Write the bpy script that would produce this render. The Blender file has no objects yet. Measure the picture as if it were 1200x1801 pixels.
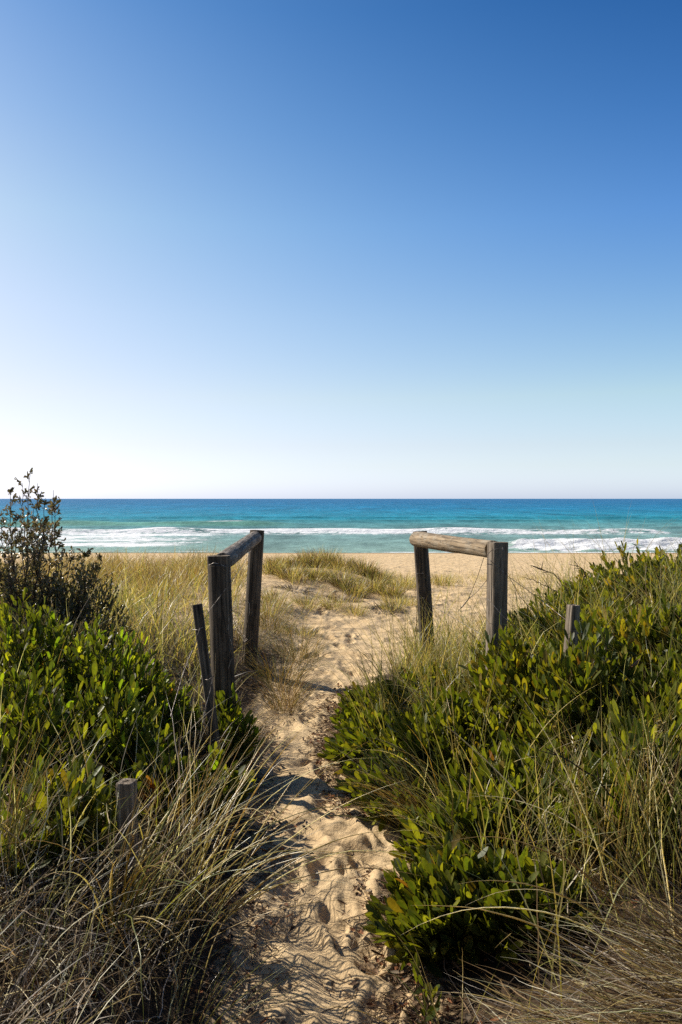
import bpy, math, random
import numpy as np
from math import radians as R

random.seed(7)
RNG = np.random.default_rng(11)
scene = bpy.context.scene
col = scene.collection
F = 1400.0          # focal length in photo pixels (photo 1200 x 1801, horizon row 877)
UP = np.array([0, 0, 1.0])


def at(u, v, Y):
    return np.array([(u - 600) / F * Y, Y, -(v - 877) / F * Y])


# ------------------------------------------------------------------ noise
def _hash(ix, iy, seed):
    n = (ix.astype(np.int64) * 374761393 + iy.astype(np.int64) * 668265263 + seed * 1442695041) & 0xFFFFFFFF
    n = ((n ^ (n >> 13)) * 1274126177) & 0xFFFFFFFF
    n = ((n ^ (n >> 16)) * 2246822519) & 0xFFFFFFFF
    return ((n ^ (n >> 15)) & 0xFFFFFF) / float(0xFFFFFF)


def vnoise(x, y, seed=0):
    x = np.asarray(x, float); y = np.asarray(y, float)
    ix = np.floor(x); iy = np.floor(y)
    fx = x - ix; fy = y - iy
    fx = fx * fx * (3 - 2 * fx); fy = fy * fy * (3 - 2 * fy)
    a = _hash(ix, iy, seed); b = _hash(ix + 1, iy, seed)
    c = _hash(ix, iy + 1, seed); d = _hash(ix + 1, iy + 1, seed)
    return (a * (1 - fx) + b * fx) * (1 - fy) + (c * (1 - fx) + d * fx) * fy


def fbm(x, y, oct=4, seed=0, gain=0.5):
    s = 0; a = 1; t = 0
    for o in range(oct):
        s = s + a * (vnoise(x * 2 ** o + 17.3 * o, y * 2 ** o - 9.1 * o, seed + o) * 2 - 1)
        t += a; a *= gain
    return s / t


def sstep(a, b, x):
    t = np.clip((x - a) / (b - a), 0, 1)
    return t * t * (3 - 2 * t)


# ------------------------------------------------------------------ terrain
_ZY = [-200, 0, 2, 5.5, 8, 10, 13, 17, 20, 30, 50, 75, 90, 150, 400, 40000]
_ZZ = [-1.6, -1.6, -1.6, -1.54, -1.56, -1.60, -1.66, -1.78, -2.02, -2.78, -3.95, -5.10, -5.9, -9, -15, -30]
_YS = np.arange(-60, 420, 0.25)
_ZS = np.convolve(np.pad(np.interp(_YS, _ZY, _ZZ), 12, mode='edge'), np.hanning(27)[1:-1] / np.hanning(27)[1:-1].sum(), 'valid')
XCY = [0, 2.4, 3, 3.5, 4.15, 5.1, 6.1, 7.0, 8, 10, 14, 20, 30, 50]
XCX = [-.03, -.03, -.06, -.04, -.2, -.33, -.27, -.1, .08, .3, 1.5, 2.8, 6, 10]
XW = [.3, .3, .28, .28, .28, .27, .33, .4, .5, .8, .8, 1.3, 5, 20]


def gauss(x, y, cx, cy, rx, ry):
    return np.exp(-(((x - cx) / rx) ** 2 + ((y - cy) / ry) ** 2))


def path_dist(x, y):
    xc = np.interp(y, XCY, XCX); w = np.interp(y, XCY, XW)
    return xc - w - x, x - xc - w


def ground(x, y, fine=False):
    x = np.asarray(x, float); y = np.asarray(y, float)
    z = np.interp(y, _YS, _ZS)
    dl, dr = path_dist(x, y)
    dl = np.maximum(dl, 0); dr = np.maximum(dr, 0)
    z = z + (0.40 - 0.12 * sstep(6, 14, y)) * (1 - np.exp(-(dl / 0.75) ** 1.3)) * (1 - sstep(16, 24, y))
    slope = 0.26 * (np.sqrt(dr * dr + 0.05) - 0.2236)
    z = z + np.minimum(slope, 0.95) * (1 - sstep(7.5, 12, y))
    z = z + 0.05 * gauss(x, y, -3.6, 13.5, 2.6, 3.2)
    z = z + 0.17 * gauss(x, y, 0.1, 14.4, 2.3, 2.3)
    z = z + 0.11 * gauss(x, y, 0.1, 11.2, 1.0, 0.7)
    z = z + 0.10 * gauss(x, y, -1.0, 9.8, 0.9, 1.4) + 0.08 * gauss(x, y, -.85, 4.85, .38, .5)
    onp = (dl + dr) <= 0
    z = z + 0.045 * fbm(x * 0.8, y * 0.8, 3, 5) * (1 - sstep(55, 74, y))
    if fine:
        z = z + 0.011 * fbm(x * 9, y * 9, 3, 29, 0.6) * (1 - sstep(5, 9, y))
        z = z + 0.022 * fbm(x * 3.1, y * 3.1, 3, 9, 0.6) * (1 - sstep(30, 60, y))
        z = z + 0.05 * fbm(x * 1.3, y * 1.0, 3, 19) * sstep(16, 26, y) * (1 - sstep(66, 73, y))
    return z


# ------------------------------------------------------------------ object helpers
def tag(o, label=None, cat=None, group=None, kind=None):
    if label: o['label'] = label
    if cat: o['category'] = cat
    if group: o['group'] = group
    if kind: o['kind'] = kind
    return o


def empty(name, loc, label, cat, group=None):
    o = bpy.data.objects.new(name, None); col.objects.link(o)
    o.location = tuple(float(c) for c in loc); o.empty_display_size = 0.1
    return tag(o, label, cat, group)


def mesh_np(name, V, Q, mat, parent=None, tint=None, smooth=True, origin=None, extra=None):
    """V (n,3) float, Q (m,4) int quads (a repeated last index makes a triangle-free mesh simple)."""
    V = np.ascontiguousarray(V, dtype=np.float32)
    if origin is not None: V = V - np.asarray(origin, dtype=np.float32)
    Q = np.ascontiguousarray(Q, dtype=np.int32)
    me = bpy.data.meshes.new(name)
    me.vertices.add(len(V)); me.vertices.foreach_set('co', V.ravel())
    k = Q.shape[1]
    me.loops.add(Q.size); me.loops.foreach_set('vertex_index', Q.ravel())
    me.polygons.add(len(Q)); me.polygons.foreach_set('loop_start', np.arange(0, Q.size, k, dtype=np.int32))
    me.update(calc_edges=True)
    if smooth: me.polygons.foreach_set('use_smooth', np.ones(len(Q), dtype=bool))
    if tint is not None:
        a = me.attributes.new('tint', 'FLOAT_COLOR', 'POINT')
        c = np.ones((len(V), 4), dtype=np.float32); c[:, :3] = tint
        a.data.foreach_set('color', c.ravel())
    for nm, arr in (extra or {}).items():
        a = me.attributes.new(nm, 'FLOAT', 'POINT'); a.data.foreach_set('value', np.asarray(arr, dtype=np.float32).ravel())
    me.materials.append(mat)
    o = bpy.data.objects.new(name, me); col.objects.link(o)
    if parent is not None:
        o.parent = parent
    elif origin is not None:
        o.location = tuple(float(c) for c in origin)
    return o


def grid_quads(nr, nc):
    i = np.arange(nr - 1)[:, None] * nc + np.arange(nc - 1)[None, :]
    return np.stack([i, i + 1, i + nc + 1, i + nc], -1).reshape(-1, 4)


def norm(a):
    return a / np.maximum(np.linalg.norm(a, axis=-1, keepdims=True), 1e-9)


class Bag:
    def __init__(self): self.V = []; self.Q = []; self.T = []; self.n = 0

    def add(self, V, Q, T):
        self.V.append(V); self.Q.append(Q + self.n); self.T.append(T); self.n += len(V)

    def build(self, name, mat, parent=None, origin=None, smooth=True):
        return mesh_np(name, np.concatenate(self.V), np.concatenate(self.Q), mat, parent, np.concatenate(self.T), smooth, origin)


# ------------------------------------------------------------------ materials
def newmat(name):
    m = bpy.data.materials.new(name); m.use_nodes = True
    nt = m.node_tree
    for n in list(nt.nodes): nt.nodes.remove(n)
    out = nt.nodes.new('ShaderNodeOutputMaterial')
    return m, nt, out


def N(nt, typ, **kw):
    n = nt.nodes.new(typ)
    for k, v in kw.items():
        if hasattr(n, k): setattr(n, k, v)
        else: n.inputs[k.replace('_', ' ')].default_value = v
    return n


def plant_mat(name, trans=0.3, rough=0.4, spec=0.4, tgain=(1.6, 1.5, 0.7), satvar=0.0):
    m, nt, out = newmat(name)
    at_ = N(nt, 'ShaderNodeAttribute', attribute_name='tint')
    geo = N(nt, 'ShaderNodeNewGeometry')
    nz = N(nt, 'ShaderNodeTexNoise'); nz.inputs['Scale'].default_value = 70; nz.inputs['Detail'].default_value = 5; nz.inputs['Roughness'].default_value = 0.7
    mr = N(nt, 'ShaderNodeMapRange'); mr.inputs['To Min'].default_value = 0.72; mr.inputs['To Max'].default_value = 1.28
    mr.inputs['From Min'].default_value = 0.3; mr.inputs['From Max'].default_value = 0.7
    nt.links.new(geo.outputs['Position'], nz.inputs['Vector'])
    nt.links.new(nz.outputs['Fac'], mr.inputs['Value'])
    mul = N(nt, 'ShaderNodeVectorMath', operation='SCALE')
    nt.links.new(at_.outputs['Color'], mul.inputs[0]); nt.links.new(mr.outputs['Result'], mul.inputs['Scale'])
    p = N(nt, 'ShaderNodeBsdfPrincipled')
    p.inputs['Roughness'].default_value = rough; p.inputs['Specular IOR Level'].default_value = spec
    nt.links.new(mul.outputs[0], p.inputs['Base Color'])
    tr = N(nt, 'ShaderNodeBsdfTranslucent')
    tg = N(nt, 'ShaderNodeVectorMath', operation='MULTIPLY'); tg.inputs[1].default_value = tgain
    nt.links.new(mul.outputs[0], tg.inputs[0]); nt.links.new(tg.outputs[0], tr.inputs['Color'])
    mx = N(nt, 'ShaderNodeMixShader'); mx.inputs['Fac'].default_value = trans
    nt.links.new(p.outputs[0], mx.inputs[1]); nt.links.new(tr.outputs[0], mx.inputs[2])
    nt.links.new(mx.outputs[0], out.inputs['Surface'])
    return m


M = {}
M['leaf'] = plant_mat('wattle_leaf', 0.36, 0.46, 0.30, (2.6, 2.5, 0.45))
M['smallleaf'] = plant_mat('small_leaf', 0.22, 0.33, 0.6, (1.4, 1.3, 0.7))
M['grass'] = plant_mat('grass_blade', 0.45, 0.38, 0.35, (1.5, 1.45, 0.7))
M['grass_near'] = plant_mat('grass_blade_glossy', 0.38, 0.28, 0.65, (1.6, 1.5, 0.7))
M['dry'] = plant_mat('dry_grass', 0.35, 0.45, 0.35, (1.3, 1.2, 0.9))
M['bark'] = plant_mat('bark', 0.0, 0.8, 0.2)
M['litter'] = plant_mat('leaf_litter', 0.1, 0.7, 0.2, (1.1, 1.0, 0.9))


def wood_mat(name, dark, mid, light, lichen=None, lich_amt=0.5, crack=1.0):
    m, nt, out = newmat(name)
    tc = N(nt, 'ShaderNodeTexCoord')
    mp = N(nt, 'ShaderNodeMapping'); mp.inputs['Scale'].default_value = (60, 60, 2.2)
    nt.links.new(tc.outputs['Object'], mp.inputs['Vector'])
    n1 = N(nt, 'ShaderNodeTexNoise'); n1.inputs['Scale'].default_value = 1; n1.inputs['Detail'].default_value = 6; n1.inputs['Roughness'].default_value = 0.65
    nt.links.new(mp.outputs[0], n1.inputs['Vector'])
    cr = N(nt, 'ShaderNodeValToRGB'); e = cr.color_ramp.elements
    e[0].position = 0.30; e[0].color = (*dark, 1); e[1].position = 0.72; e[1].color = (*light, 1)
    k = cr.color_ramp.elements.new(0.5); k.color = (*mid, 1)
    nt.links.new(n1.outputs['Fac'], cr.inputs[0])
    mp2 = N(nt, 'ShaderNodeMapping'); mp2.inputs['Scale'].default_value = (9, 9, 5)
    nt.links.new(tc.outputs['Object'], mp2.inputs['Vector'])
    n2 = N(nt, 'ShaderNodeTexNoise'); n2.inputs['Scale'].default_value = 1.4; n2.inputs['Detail'].default_value = 7; n2.inputs['Roughness'].default_value = 0.7
    nt.links.new(mp2.outputs[0], n2.inputs['Vector'])
    mr = N(nt, 'ShaderNodeMapRange'); mr.inputs['From Min'].default_value = 0.48; mr.inputs['From Max'].default_value = 0.66; mr.inputs['To Max'].default_value = lich_amt
    nt.links.new(n2.outputs['Fac'], mr.inputs['Value'])
    mix = N(nt, 'ShaderNodeMix', data_type='RGBA'); mix.inputs[7].default_value = (*(lichen or light), 1)
    nt.links.new(mr.outputs[0], mix.inputs[0]); nt.links.new(cr.outputs[0], mix.inputs[6])
    # fine dark drying cracks
    mp3 = N(nt, 'ShaderNodeMapping'); mp3.inputs['Scale'].default_value = (34, 34, 1.3)
    nt.links.new(tc.outputs['Object'], mp3.inputs['Vector'])
    n3 = N(nt, 'ShaderNodeTexNoise'); n3.inputs['Scale'].default_value = 1; n3.inputs['Detail'].default_value = 2
    nt.links.new(mp3.outputs[0], n3.inputs['Vector'])
    ab = N(nt, 'ShaderNodeMath', operation='SUBTRACT'); ab.inputs[1].default_value = 0.5; nt.links.new(n3.outputs['Fac'], ab.inputs[0])
    ab2 = N(nt, 'ShaderNodeMath', operation='ABSOLUTE'); nt.links.new(ab.outputs[0], ab2.inputs[0])
    cm = N(nt, 'ShaderNodeMapRange'); cm.inputs['From Min'].default_value = 0.0; cm.inputs['From Max'].default_value = 0.025
    cm.inputs['To Min'].default_value = 1 - 0.7 * crack; cm.inputs['To Max'].default_value = 1
    nt.links.new(ab2.outputs[0], cm.inputs['Value'])
    sc = N(nt, 'ShaderNodeVectorMath', operation='SCALE'); nt.links.new(mix.outputs[2], sc.inputs[0]); nt.links.new(cm.outputs[0], sc.inputs['Scale'])
    p = N(nt, 'ShaderNodeBsdfPrincipled'); p.inputs['Roughness'].default_value = 0.85; p.inputs['Specular IOR Level'].default_value = 0.25
    nt.links.new(sc.outputs[0], p.inputs['Base Color'])
    hm = N(nt, 'ShaderNodeMath', operation='MULTIPLY'); nt.links.new(n1.outputs['Fac'], hm.inputs[0]); nt.links.new(cm.outputs[0], hm.inputs[1])
    b = N(nt, 'ShaderNodeBump'); b.inputs['Strength'].default_value = 0.8; b.inputs['Distance'].default_value = 0.006
    nt.links.new(hm.outputs[0], b.inputs['Height']); nt.links.new(b.outputs[0], p.inputs['Normal'])
    nt.links.new(p.outputs[0], out.inputs['Surface'])
    return m


M['wood_dark'] = wood_mat('weathered_dark_wood', (0.03, 0.023, 0.016), (0.10, 0.078, 0.057), (0.29, 0.235, 0.175), (0.21, 0.17, 0.13), 0.5)
M['wood_grey'] = wood_mat('weathered_grey_wood', (0.045, 0.033, 0.023), (0.19, 0.15, 0.11), (0.46, 0.39, 0.31), (0.27, 0.22, 0.165), 0.8)
M['wood_pale'] = wood_mat('pale_grey_wood', (0.09, 0.075, 0.06), (0.30, 0.26, 0.215), (0.52, 0.46, 0.39), (0.36, 0.31, 0.26), 0.6)
M['wood_rail'] = wood_mat('lichened_log', (0.075, 0.055, 0.035), (0.24, 0.175, 0.105), (0.42, 0.32, 0.21), (0.36, 0.32, 0.25), 0.85, 1.0)
M['wood_rail_dark'] = wood_mat('dark_lichened_log', (0.045, 0.036, 0.028), (0.15, 0.12, 0.095), (0.32, 0.27, 0.22), (0.42, 0.37, 0.31), 0.85, 1.0)

m, nt, out = newmat('rusty_galvanised_wire')
p = N(nt, 'ShaderNodeBsdfPrincipled'); p.inputs['Roughness'].default_value = 0.5; p.inputs['Metallic'].default_value = 0.5
nz = N(nt, 'ShaderNodeTexNoise'); nz.inputs['Scale'].default_value = 40
geo = N(nt, 'ShaderNodeNewGeometry'); nt.links.new(geo.outputs['Position'], nz.inputs['Vector'])
cr = N(nt, 'ShaderNodeValToRGB'); cr.color_ramp.elements[0].color = (0.07, 0.042, 0.03, 1); cr.color_ramp.elements[1].color = (0.40, 0.36, 0.32, 1)
cr.color_ramp.elements[0].position = .4; cr.color_ramp.elements[1].position = .6
nt.links.new(nz.outputs['Fac'], cr.inputs[0]); nt.links.new(cr.outputs[0], p.inputs['Base Color']); nt.links.new(p.outputs[0], out.inputs['Surface'])
M['wire'] = m

# sand
m, nt, out = newmat('beach_sand')
geo = N(nt, 'ShaderNodeNewGeometry')
def noise(scale, detail=5, rough=0.6, vec=None):
    n = N(nt, 'ShaderNodeTexNoise'); n.inputs['Scale'].default_value = scale; n.inputs['Detail'].default_value = detail; n.inputs['Roughness'].default_value = rough
    nt.links.new(vec or geo.outputs['Position'], n.inputs['Vector']); return n
na = noise(1.6, 9, 0.72); nb = noise(22, 6, 0.7); ncx = noise(420, 3, 0.8)
cr = N(nt, 'ShaderNodeValToRGB'); e = cr.color_ramp.elements
e[0].position = 0.3; e[0].color = (0.57, 0.40, 0.215, 1); e[1].position = 0.7; e[1].color = (0.73, 0.55, 0.325, 1)
nt.links.new(na.outputs['Fac'], cr.inputs[0])
m2 = N(nt, 'ShaderNodeMapRange'); m2.inputs['From Min'].default_value = .3; m2.inputs['From Max'].default_value = .7; m2.inputs['To Min'].default_value = .80; m2.inputs['To Max'].default_value = 1.14
nt.links.new(nb.outputs['Fac'], m2.inputs['Value'])
m3 = N(nt, 'ShaderNodeMapRange'); m3.inputs['From Min'].default_value = .3; m3.inputs['From Max'].default_value = .7; m3.inputs['To Min'].default_value = .85; m3.inputs['To Max'].default_value = 1.15
nt.links.new(ncx.outputs['Fac'], m3.inputs['Value'])
mm = N(nt, 'ShaderNodeMath', operation='MULTIPLY'); nt.links.new(m2.outputs[0], mm.inputs[0]); nt.links.new(m3.outputs[0], mm.inputs[1])
sc = N(nt, 'ShaderNodeVectorMath', operation='SCALE'); nt.links.new(cr.outputs[0], sc.inputs[0]); nt.links.new(mm.outputs[0], sc.inputs['Scale'])
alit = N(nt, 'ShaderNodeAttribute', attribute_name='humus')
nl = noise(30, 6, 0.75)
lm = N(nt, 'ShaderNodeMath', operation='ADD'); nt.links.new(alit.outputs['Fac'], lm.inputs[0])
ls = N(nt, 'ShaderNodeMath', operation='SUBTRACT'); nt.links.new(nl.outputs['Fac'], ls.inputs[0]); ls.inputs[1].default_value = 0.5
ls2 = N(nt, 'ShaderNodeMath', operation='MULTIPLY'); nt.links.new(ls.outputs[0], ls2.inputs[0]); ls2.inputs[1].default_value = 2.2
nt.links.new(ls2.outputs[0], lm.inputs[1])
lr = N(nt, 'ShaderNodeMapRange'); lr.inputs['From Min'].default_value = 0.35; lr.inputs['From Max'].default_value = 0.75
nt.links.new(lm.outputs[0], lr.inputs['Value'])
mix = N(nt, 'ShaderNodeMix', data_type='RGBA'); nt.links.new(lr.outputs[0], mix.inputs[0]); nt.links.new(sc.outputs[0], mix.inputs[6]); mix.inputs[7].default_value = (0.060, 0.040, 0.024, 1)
awet = N(nt, 'ShaderNodeAttribute', attribute_name='wet')
mixw = N(nt, 'ShaderNodeMix', data_type='RGBA'); nt.links.new(awet.outputs['Fac'], mixw.inputs[0]); nt.links.new(mix.outputs[2], mixw.inputs[6]); mixw.inputs[7].default_value = (0.33, 0.215, 0.125, 1)
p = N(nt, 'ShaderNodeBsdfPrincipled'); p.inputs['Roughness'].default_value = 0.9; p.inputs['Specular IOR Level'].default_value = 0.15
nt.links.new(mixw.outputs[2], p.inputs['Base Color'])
# wind ripples, old footprints and grains
vo = N(nt, 'ShaderNodeTexVoronoi'); vo.inputs['Scale'].default_value = 3.3; vo.feature = 'SMOOTH_F1'; vo.inputs['Smoothness'].default_value = 0.4
wv = noise(2.0, 3); wa = N(nt, 'ShaderNodeVectorMath', operation='SCALE'); nt.links.new(wv.outputs['Color'], wa.inputs[0]); wa.inputs['Scale'].default_value = 0.5
wb = N(nt, 'ShaderNodeVectorMath', operation='ADD'); nt.links.new(wa.outputs[0], wb.inputs[0]); nt.links.new(geo.outputs['Position'], wb.inputs[1])
nt.links.new(wb.outputs[0], vo.inputs['Vector'])
b0 = N(nt, 'ShaderNodeBump'); b0.inputs['Strength'].default_value = 1.0; b0.inputs['Distance'].default_value = 0.07
nt.links.new(vo.outputs['Distance'], b0.inputs['Height'])
b1 = N(nt, 'ShaderNodeBump'); b1.inputs['Strength'].default_value = 0.9; b1.inputs['Distance'].default_value = 0.02
nt.links.new(nb.outputs['Fac'], b1.inputs['Height']); nt.links.new(b0.outputs[0], b1.inputs['Normal'])
b2 = N(nt, 'ShaderNodeBump'); b2.inputs['Strength'].default_value = 0.5; b2.inputs['Distance'].default_value = 0.0015
nt.links.new(ncx.outputs['Fac'], b2.inputs['Height']); nt.links.new(b1.outputs[0], b2.inputs['Normal'])
nt.links.new(b2.outputs[0], p.inputs['Normal']); nt.links.new(p.outputs[0], out.inputs['Surface'])
M['sand'] = m

# sea
m, nt, out = newmat('sea_water')
geo = N(nt, 'ShaderNodeNewGeometry')
tint = N(nt, 'ShaderNodeAttribute', attribute_name='tint'); foam = N(nt, 'ShaderNodeAttribute', attribute_name='foam')
def noise2(scale, sx, sy, detail=5, rough=0.6):
    mp = N(nt, 'ShaderNodeMapping'); mp.inputs['Scale'].default_value = (sx, sy, 1)
    nt.links.new(geo.outputs['Position'], mp.inputs['Vector'])
    n = N(nt, 'ShaderNodeTexNoise'); n.inputs['Scale'].default_value = scale; n.inputs['Detail'].default_value = detail; n.inputs['Roughness'].default_value = rough
    nt.links.new(mp.outputs[0], n.inputs['Vector']); return n
s1 = noise2(1, 0.26, 0.09, 5, 0.7); s2 = noise2(1, 0.05, 0.011, 6, 0.7)  # light and dark streaks: shading of wave slopes put into the water colour
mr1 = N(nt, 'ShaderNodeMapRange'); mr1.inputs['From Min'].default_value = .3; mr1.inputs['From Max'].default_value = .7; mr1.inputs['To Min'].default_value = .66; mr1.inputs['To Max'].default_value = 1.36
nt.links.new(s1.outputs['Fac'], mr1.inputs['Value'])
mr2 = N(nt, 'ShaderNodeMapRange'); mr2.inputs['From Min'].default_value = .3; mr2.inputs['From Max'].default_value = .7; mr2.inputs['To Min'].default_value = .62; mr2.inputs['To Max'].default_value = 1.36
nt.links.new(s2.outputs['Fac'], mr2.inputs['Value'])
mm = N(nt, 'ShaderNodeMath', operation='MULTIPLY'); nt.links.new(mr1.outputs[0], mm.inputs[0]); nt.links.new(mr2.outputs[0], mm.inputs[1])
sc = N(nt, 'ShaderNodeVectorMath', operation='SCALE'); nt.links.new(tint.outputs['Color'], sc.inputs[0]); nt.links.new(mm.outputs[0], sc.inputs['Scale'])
nf = noise2(1, 0.7, 1.5, 8, 0.78)
fa = N(nt, 'ShaderNodeMath', operation='SUBTRACT'); nt.links.new(nf.outputs['Fac'], fa.inputs[0]); fa.inputs[1].default_value = 0.5
fb = N(nt, 'ShaderNodeMath', operation='MULTIPLY_ADD'); nt.links.new(fa.outputs[0], fb.inputs[0]); fb.inputs[1].default_value = 2.0; nt.links.new(foam.outputs['Fac'], fb.inputs[2])
fr = N(nt, 'ShaderNodeMapRange'); fr.inputs['From Min'].default_value = .42; fr.inputs['From Max'].default_value = .62; nt.links.new(fb.outputs[0], fr.inputs['Value'])
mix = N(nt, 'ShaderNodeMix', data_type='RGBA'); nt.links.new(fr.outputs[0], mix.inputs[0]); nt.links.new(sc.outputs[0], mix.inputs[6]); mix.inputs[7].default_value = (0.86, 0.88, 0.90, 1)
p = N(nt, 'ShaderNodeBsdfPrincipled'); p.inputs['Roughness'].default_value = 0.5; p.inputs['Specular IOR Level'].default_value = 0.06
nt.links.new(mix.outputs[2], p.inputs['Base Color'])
rr = N(nt, 'ShaderNodeMapRange'); rr.inputs['To Min'].default_value = .5; rr.inputs['To Max'].default_value = .9; nt.links.new(fr.outputs[0], rr.inputs['Value']); nt.links.new(rr.outputs[0], p.inputs['Roughness'])
s3 = noise2(1, 0.6, 1.6, 5, 0.6)
b = N(nt, 'ShaderNodeBump'); b.inputs['Strength'].default_value = 0.9; b.inputs['Distance'].default_value = 0.4
nt.links.new(s3.outputs['Fac'], b.inputs['Height']); nt.links.new(b.outputs[0], p.inputs['Normal'])
nt.links.new(p.outputs[0], out.inputs['Surface'])
M['sea'] = m

# ------------------------------------------------------------------ ground sheet
def build_ground():
    xs = list(np.arange(-1.5, 1.5001, 0.0135)); st = 0.0135; x = xs[-1]; right = []
    while x < 4000:
        st = min(st * 1.042, 0.06 * x); x += st; right.append(x)
    xs = np.array([-r for r in reversed(right)] + xs + right)
    ys = [-60, -20, -8, -3, 0, 1.0, 1.4]; y = 1.6
    while y < 420: ys.append(y); y += 0.0052 * y if y < 90 else 0.1 * y
    ys = np.array(ys)
    X, Y = np.meshgrid(xs, ys)
    Z = ground(X, Y, fine=True)
    # footprints trodden along the path
    rg = np.random.default_rng(3)
    for i in range(300):
        fy = 1.6 + 22 * rg.random() ** 1.6
        w = np.interp(fy, XCY, XW); fx = np.interp(fy, XCY, XCX) + (rg.random() * 2 - 1) * w * 1.05
        a = rg.normal(0, 0.35) - (0.25 if fy < 9 else -0.2); L = 0.13 + rg.random() * .05; Wd = 0.05 + rg.random() * .02
        d = (0.010 + rg.random() * 0.022)
        i0, i1 = np.searchsorted(ys, [fy - .4, fy + .4]); j0, j1 = np.searchsorted(xs, [fx - .4, fx + .4])
        dx = X[i0:i1, j0:j1] - fx; dy = Y[i0:i1, j0:j1] - fy
        u = (dx * math.cos(a) - dy * math.sin(a)) / Wd; v = (dx * math.sin(a) + dy * math.cos(a)) / L
        r = np.sqrt(u * u * (1 + .25 * v) + v * v)
        Z[i0:i1, j0:j1] += -d * (1 - sstep(0.45, 1.25, r)) * (.6 + .8 * fbm(u * 1.5 + i, v * 1.5, 2, i)) + 0.35 * d * np.exp(-((r - 1.35) / 0.28) ** 2)
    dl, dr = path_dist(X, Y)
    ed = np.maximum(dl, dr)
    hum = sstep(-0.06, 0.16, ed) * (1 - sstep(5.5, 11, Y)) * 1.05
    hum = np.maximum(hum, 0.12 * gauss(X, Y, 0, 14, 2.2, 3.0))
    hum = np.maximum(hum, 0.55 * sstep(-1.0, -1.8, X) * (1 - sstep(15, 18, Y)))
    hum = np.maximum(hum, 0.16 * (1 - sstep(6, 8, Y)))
    shore = 75.0 - 0.02 * X + 1.2 * fbm(X * .05, Y * 0, 3, 31)
    wet = sstep(shore - 5, shore - 1.5, Y) * 0.9
    V = np.stack([X, Y, Z], -1).reshape(-1, 3)
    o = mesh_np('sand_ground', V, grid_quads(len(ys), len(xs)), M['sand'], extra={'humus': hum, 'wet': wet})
    tag(o, 'golden trodden sand of the dune path and the open beach beyond', 'sand', kind='structure')


# ------------------------------------------------------------------ sea sheet
SEA = -5.08


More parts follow.
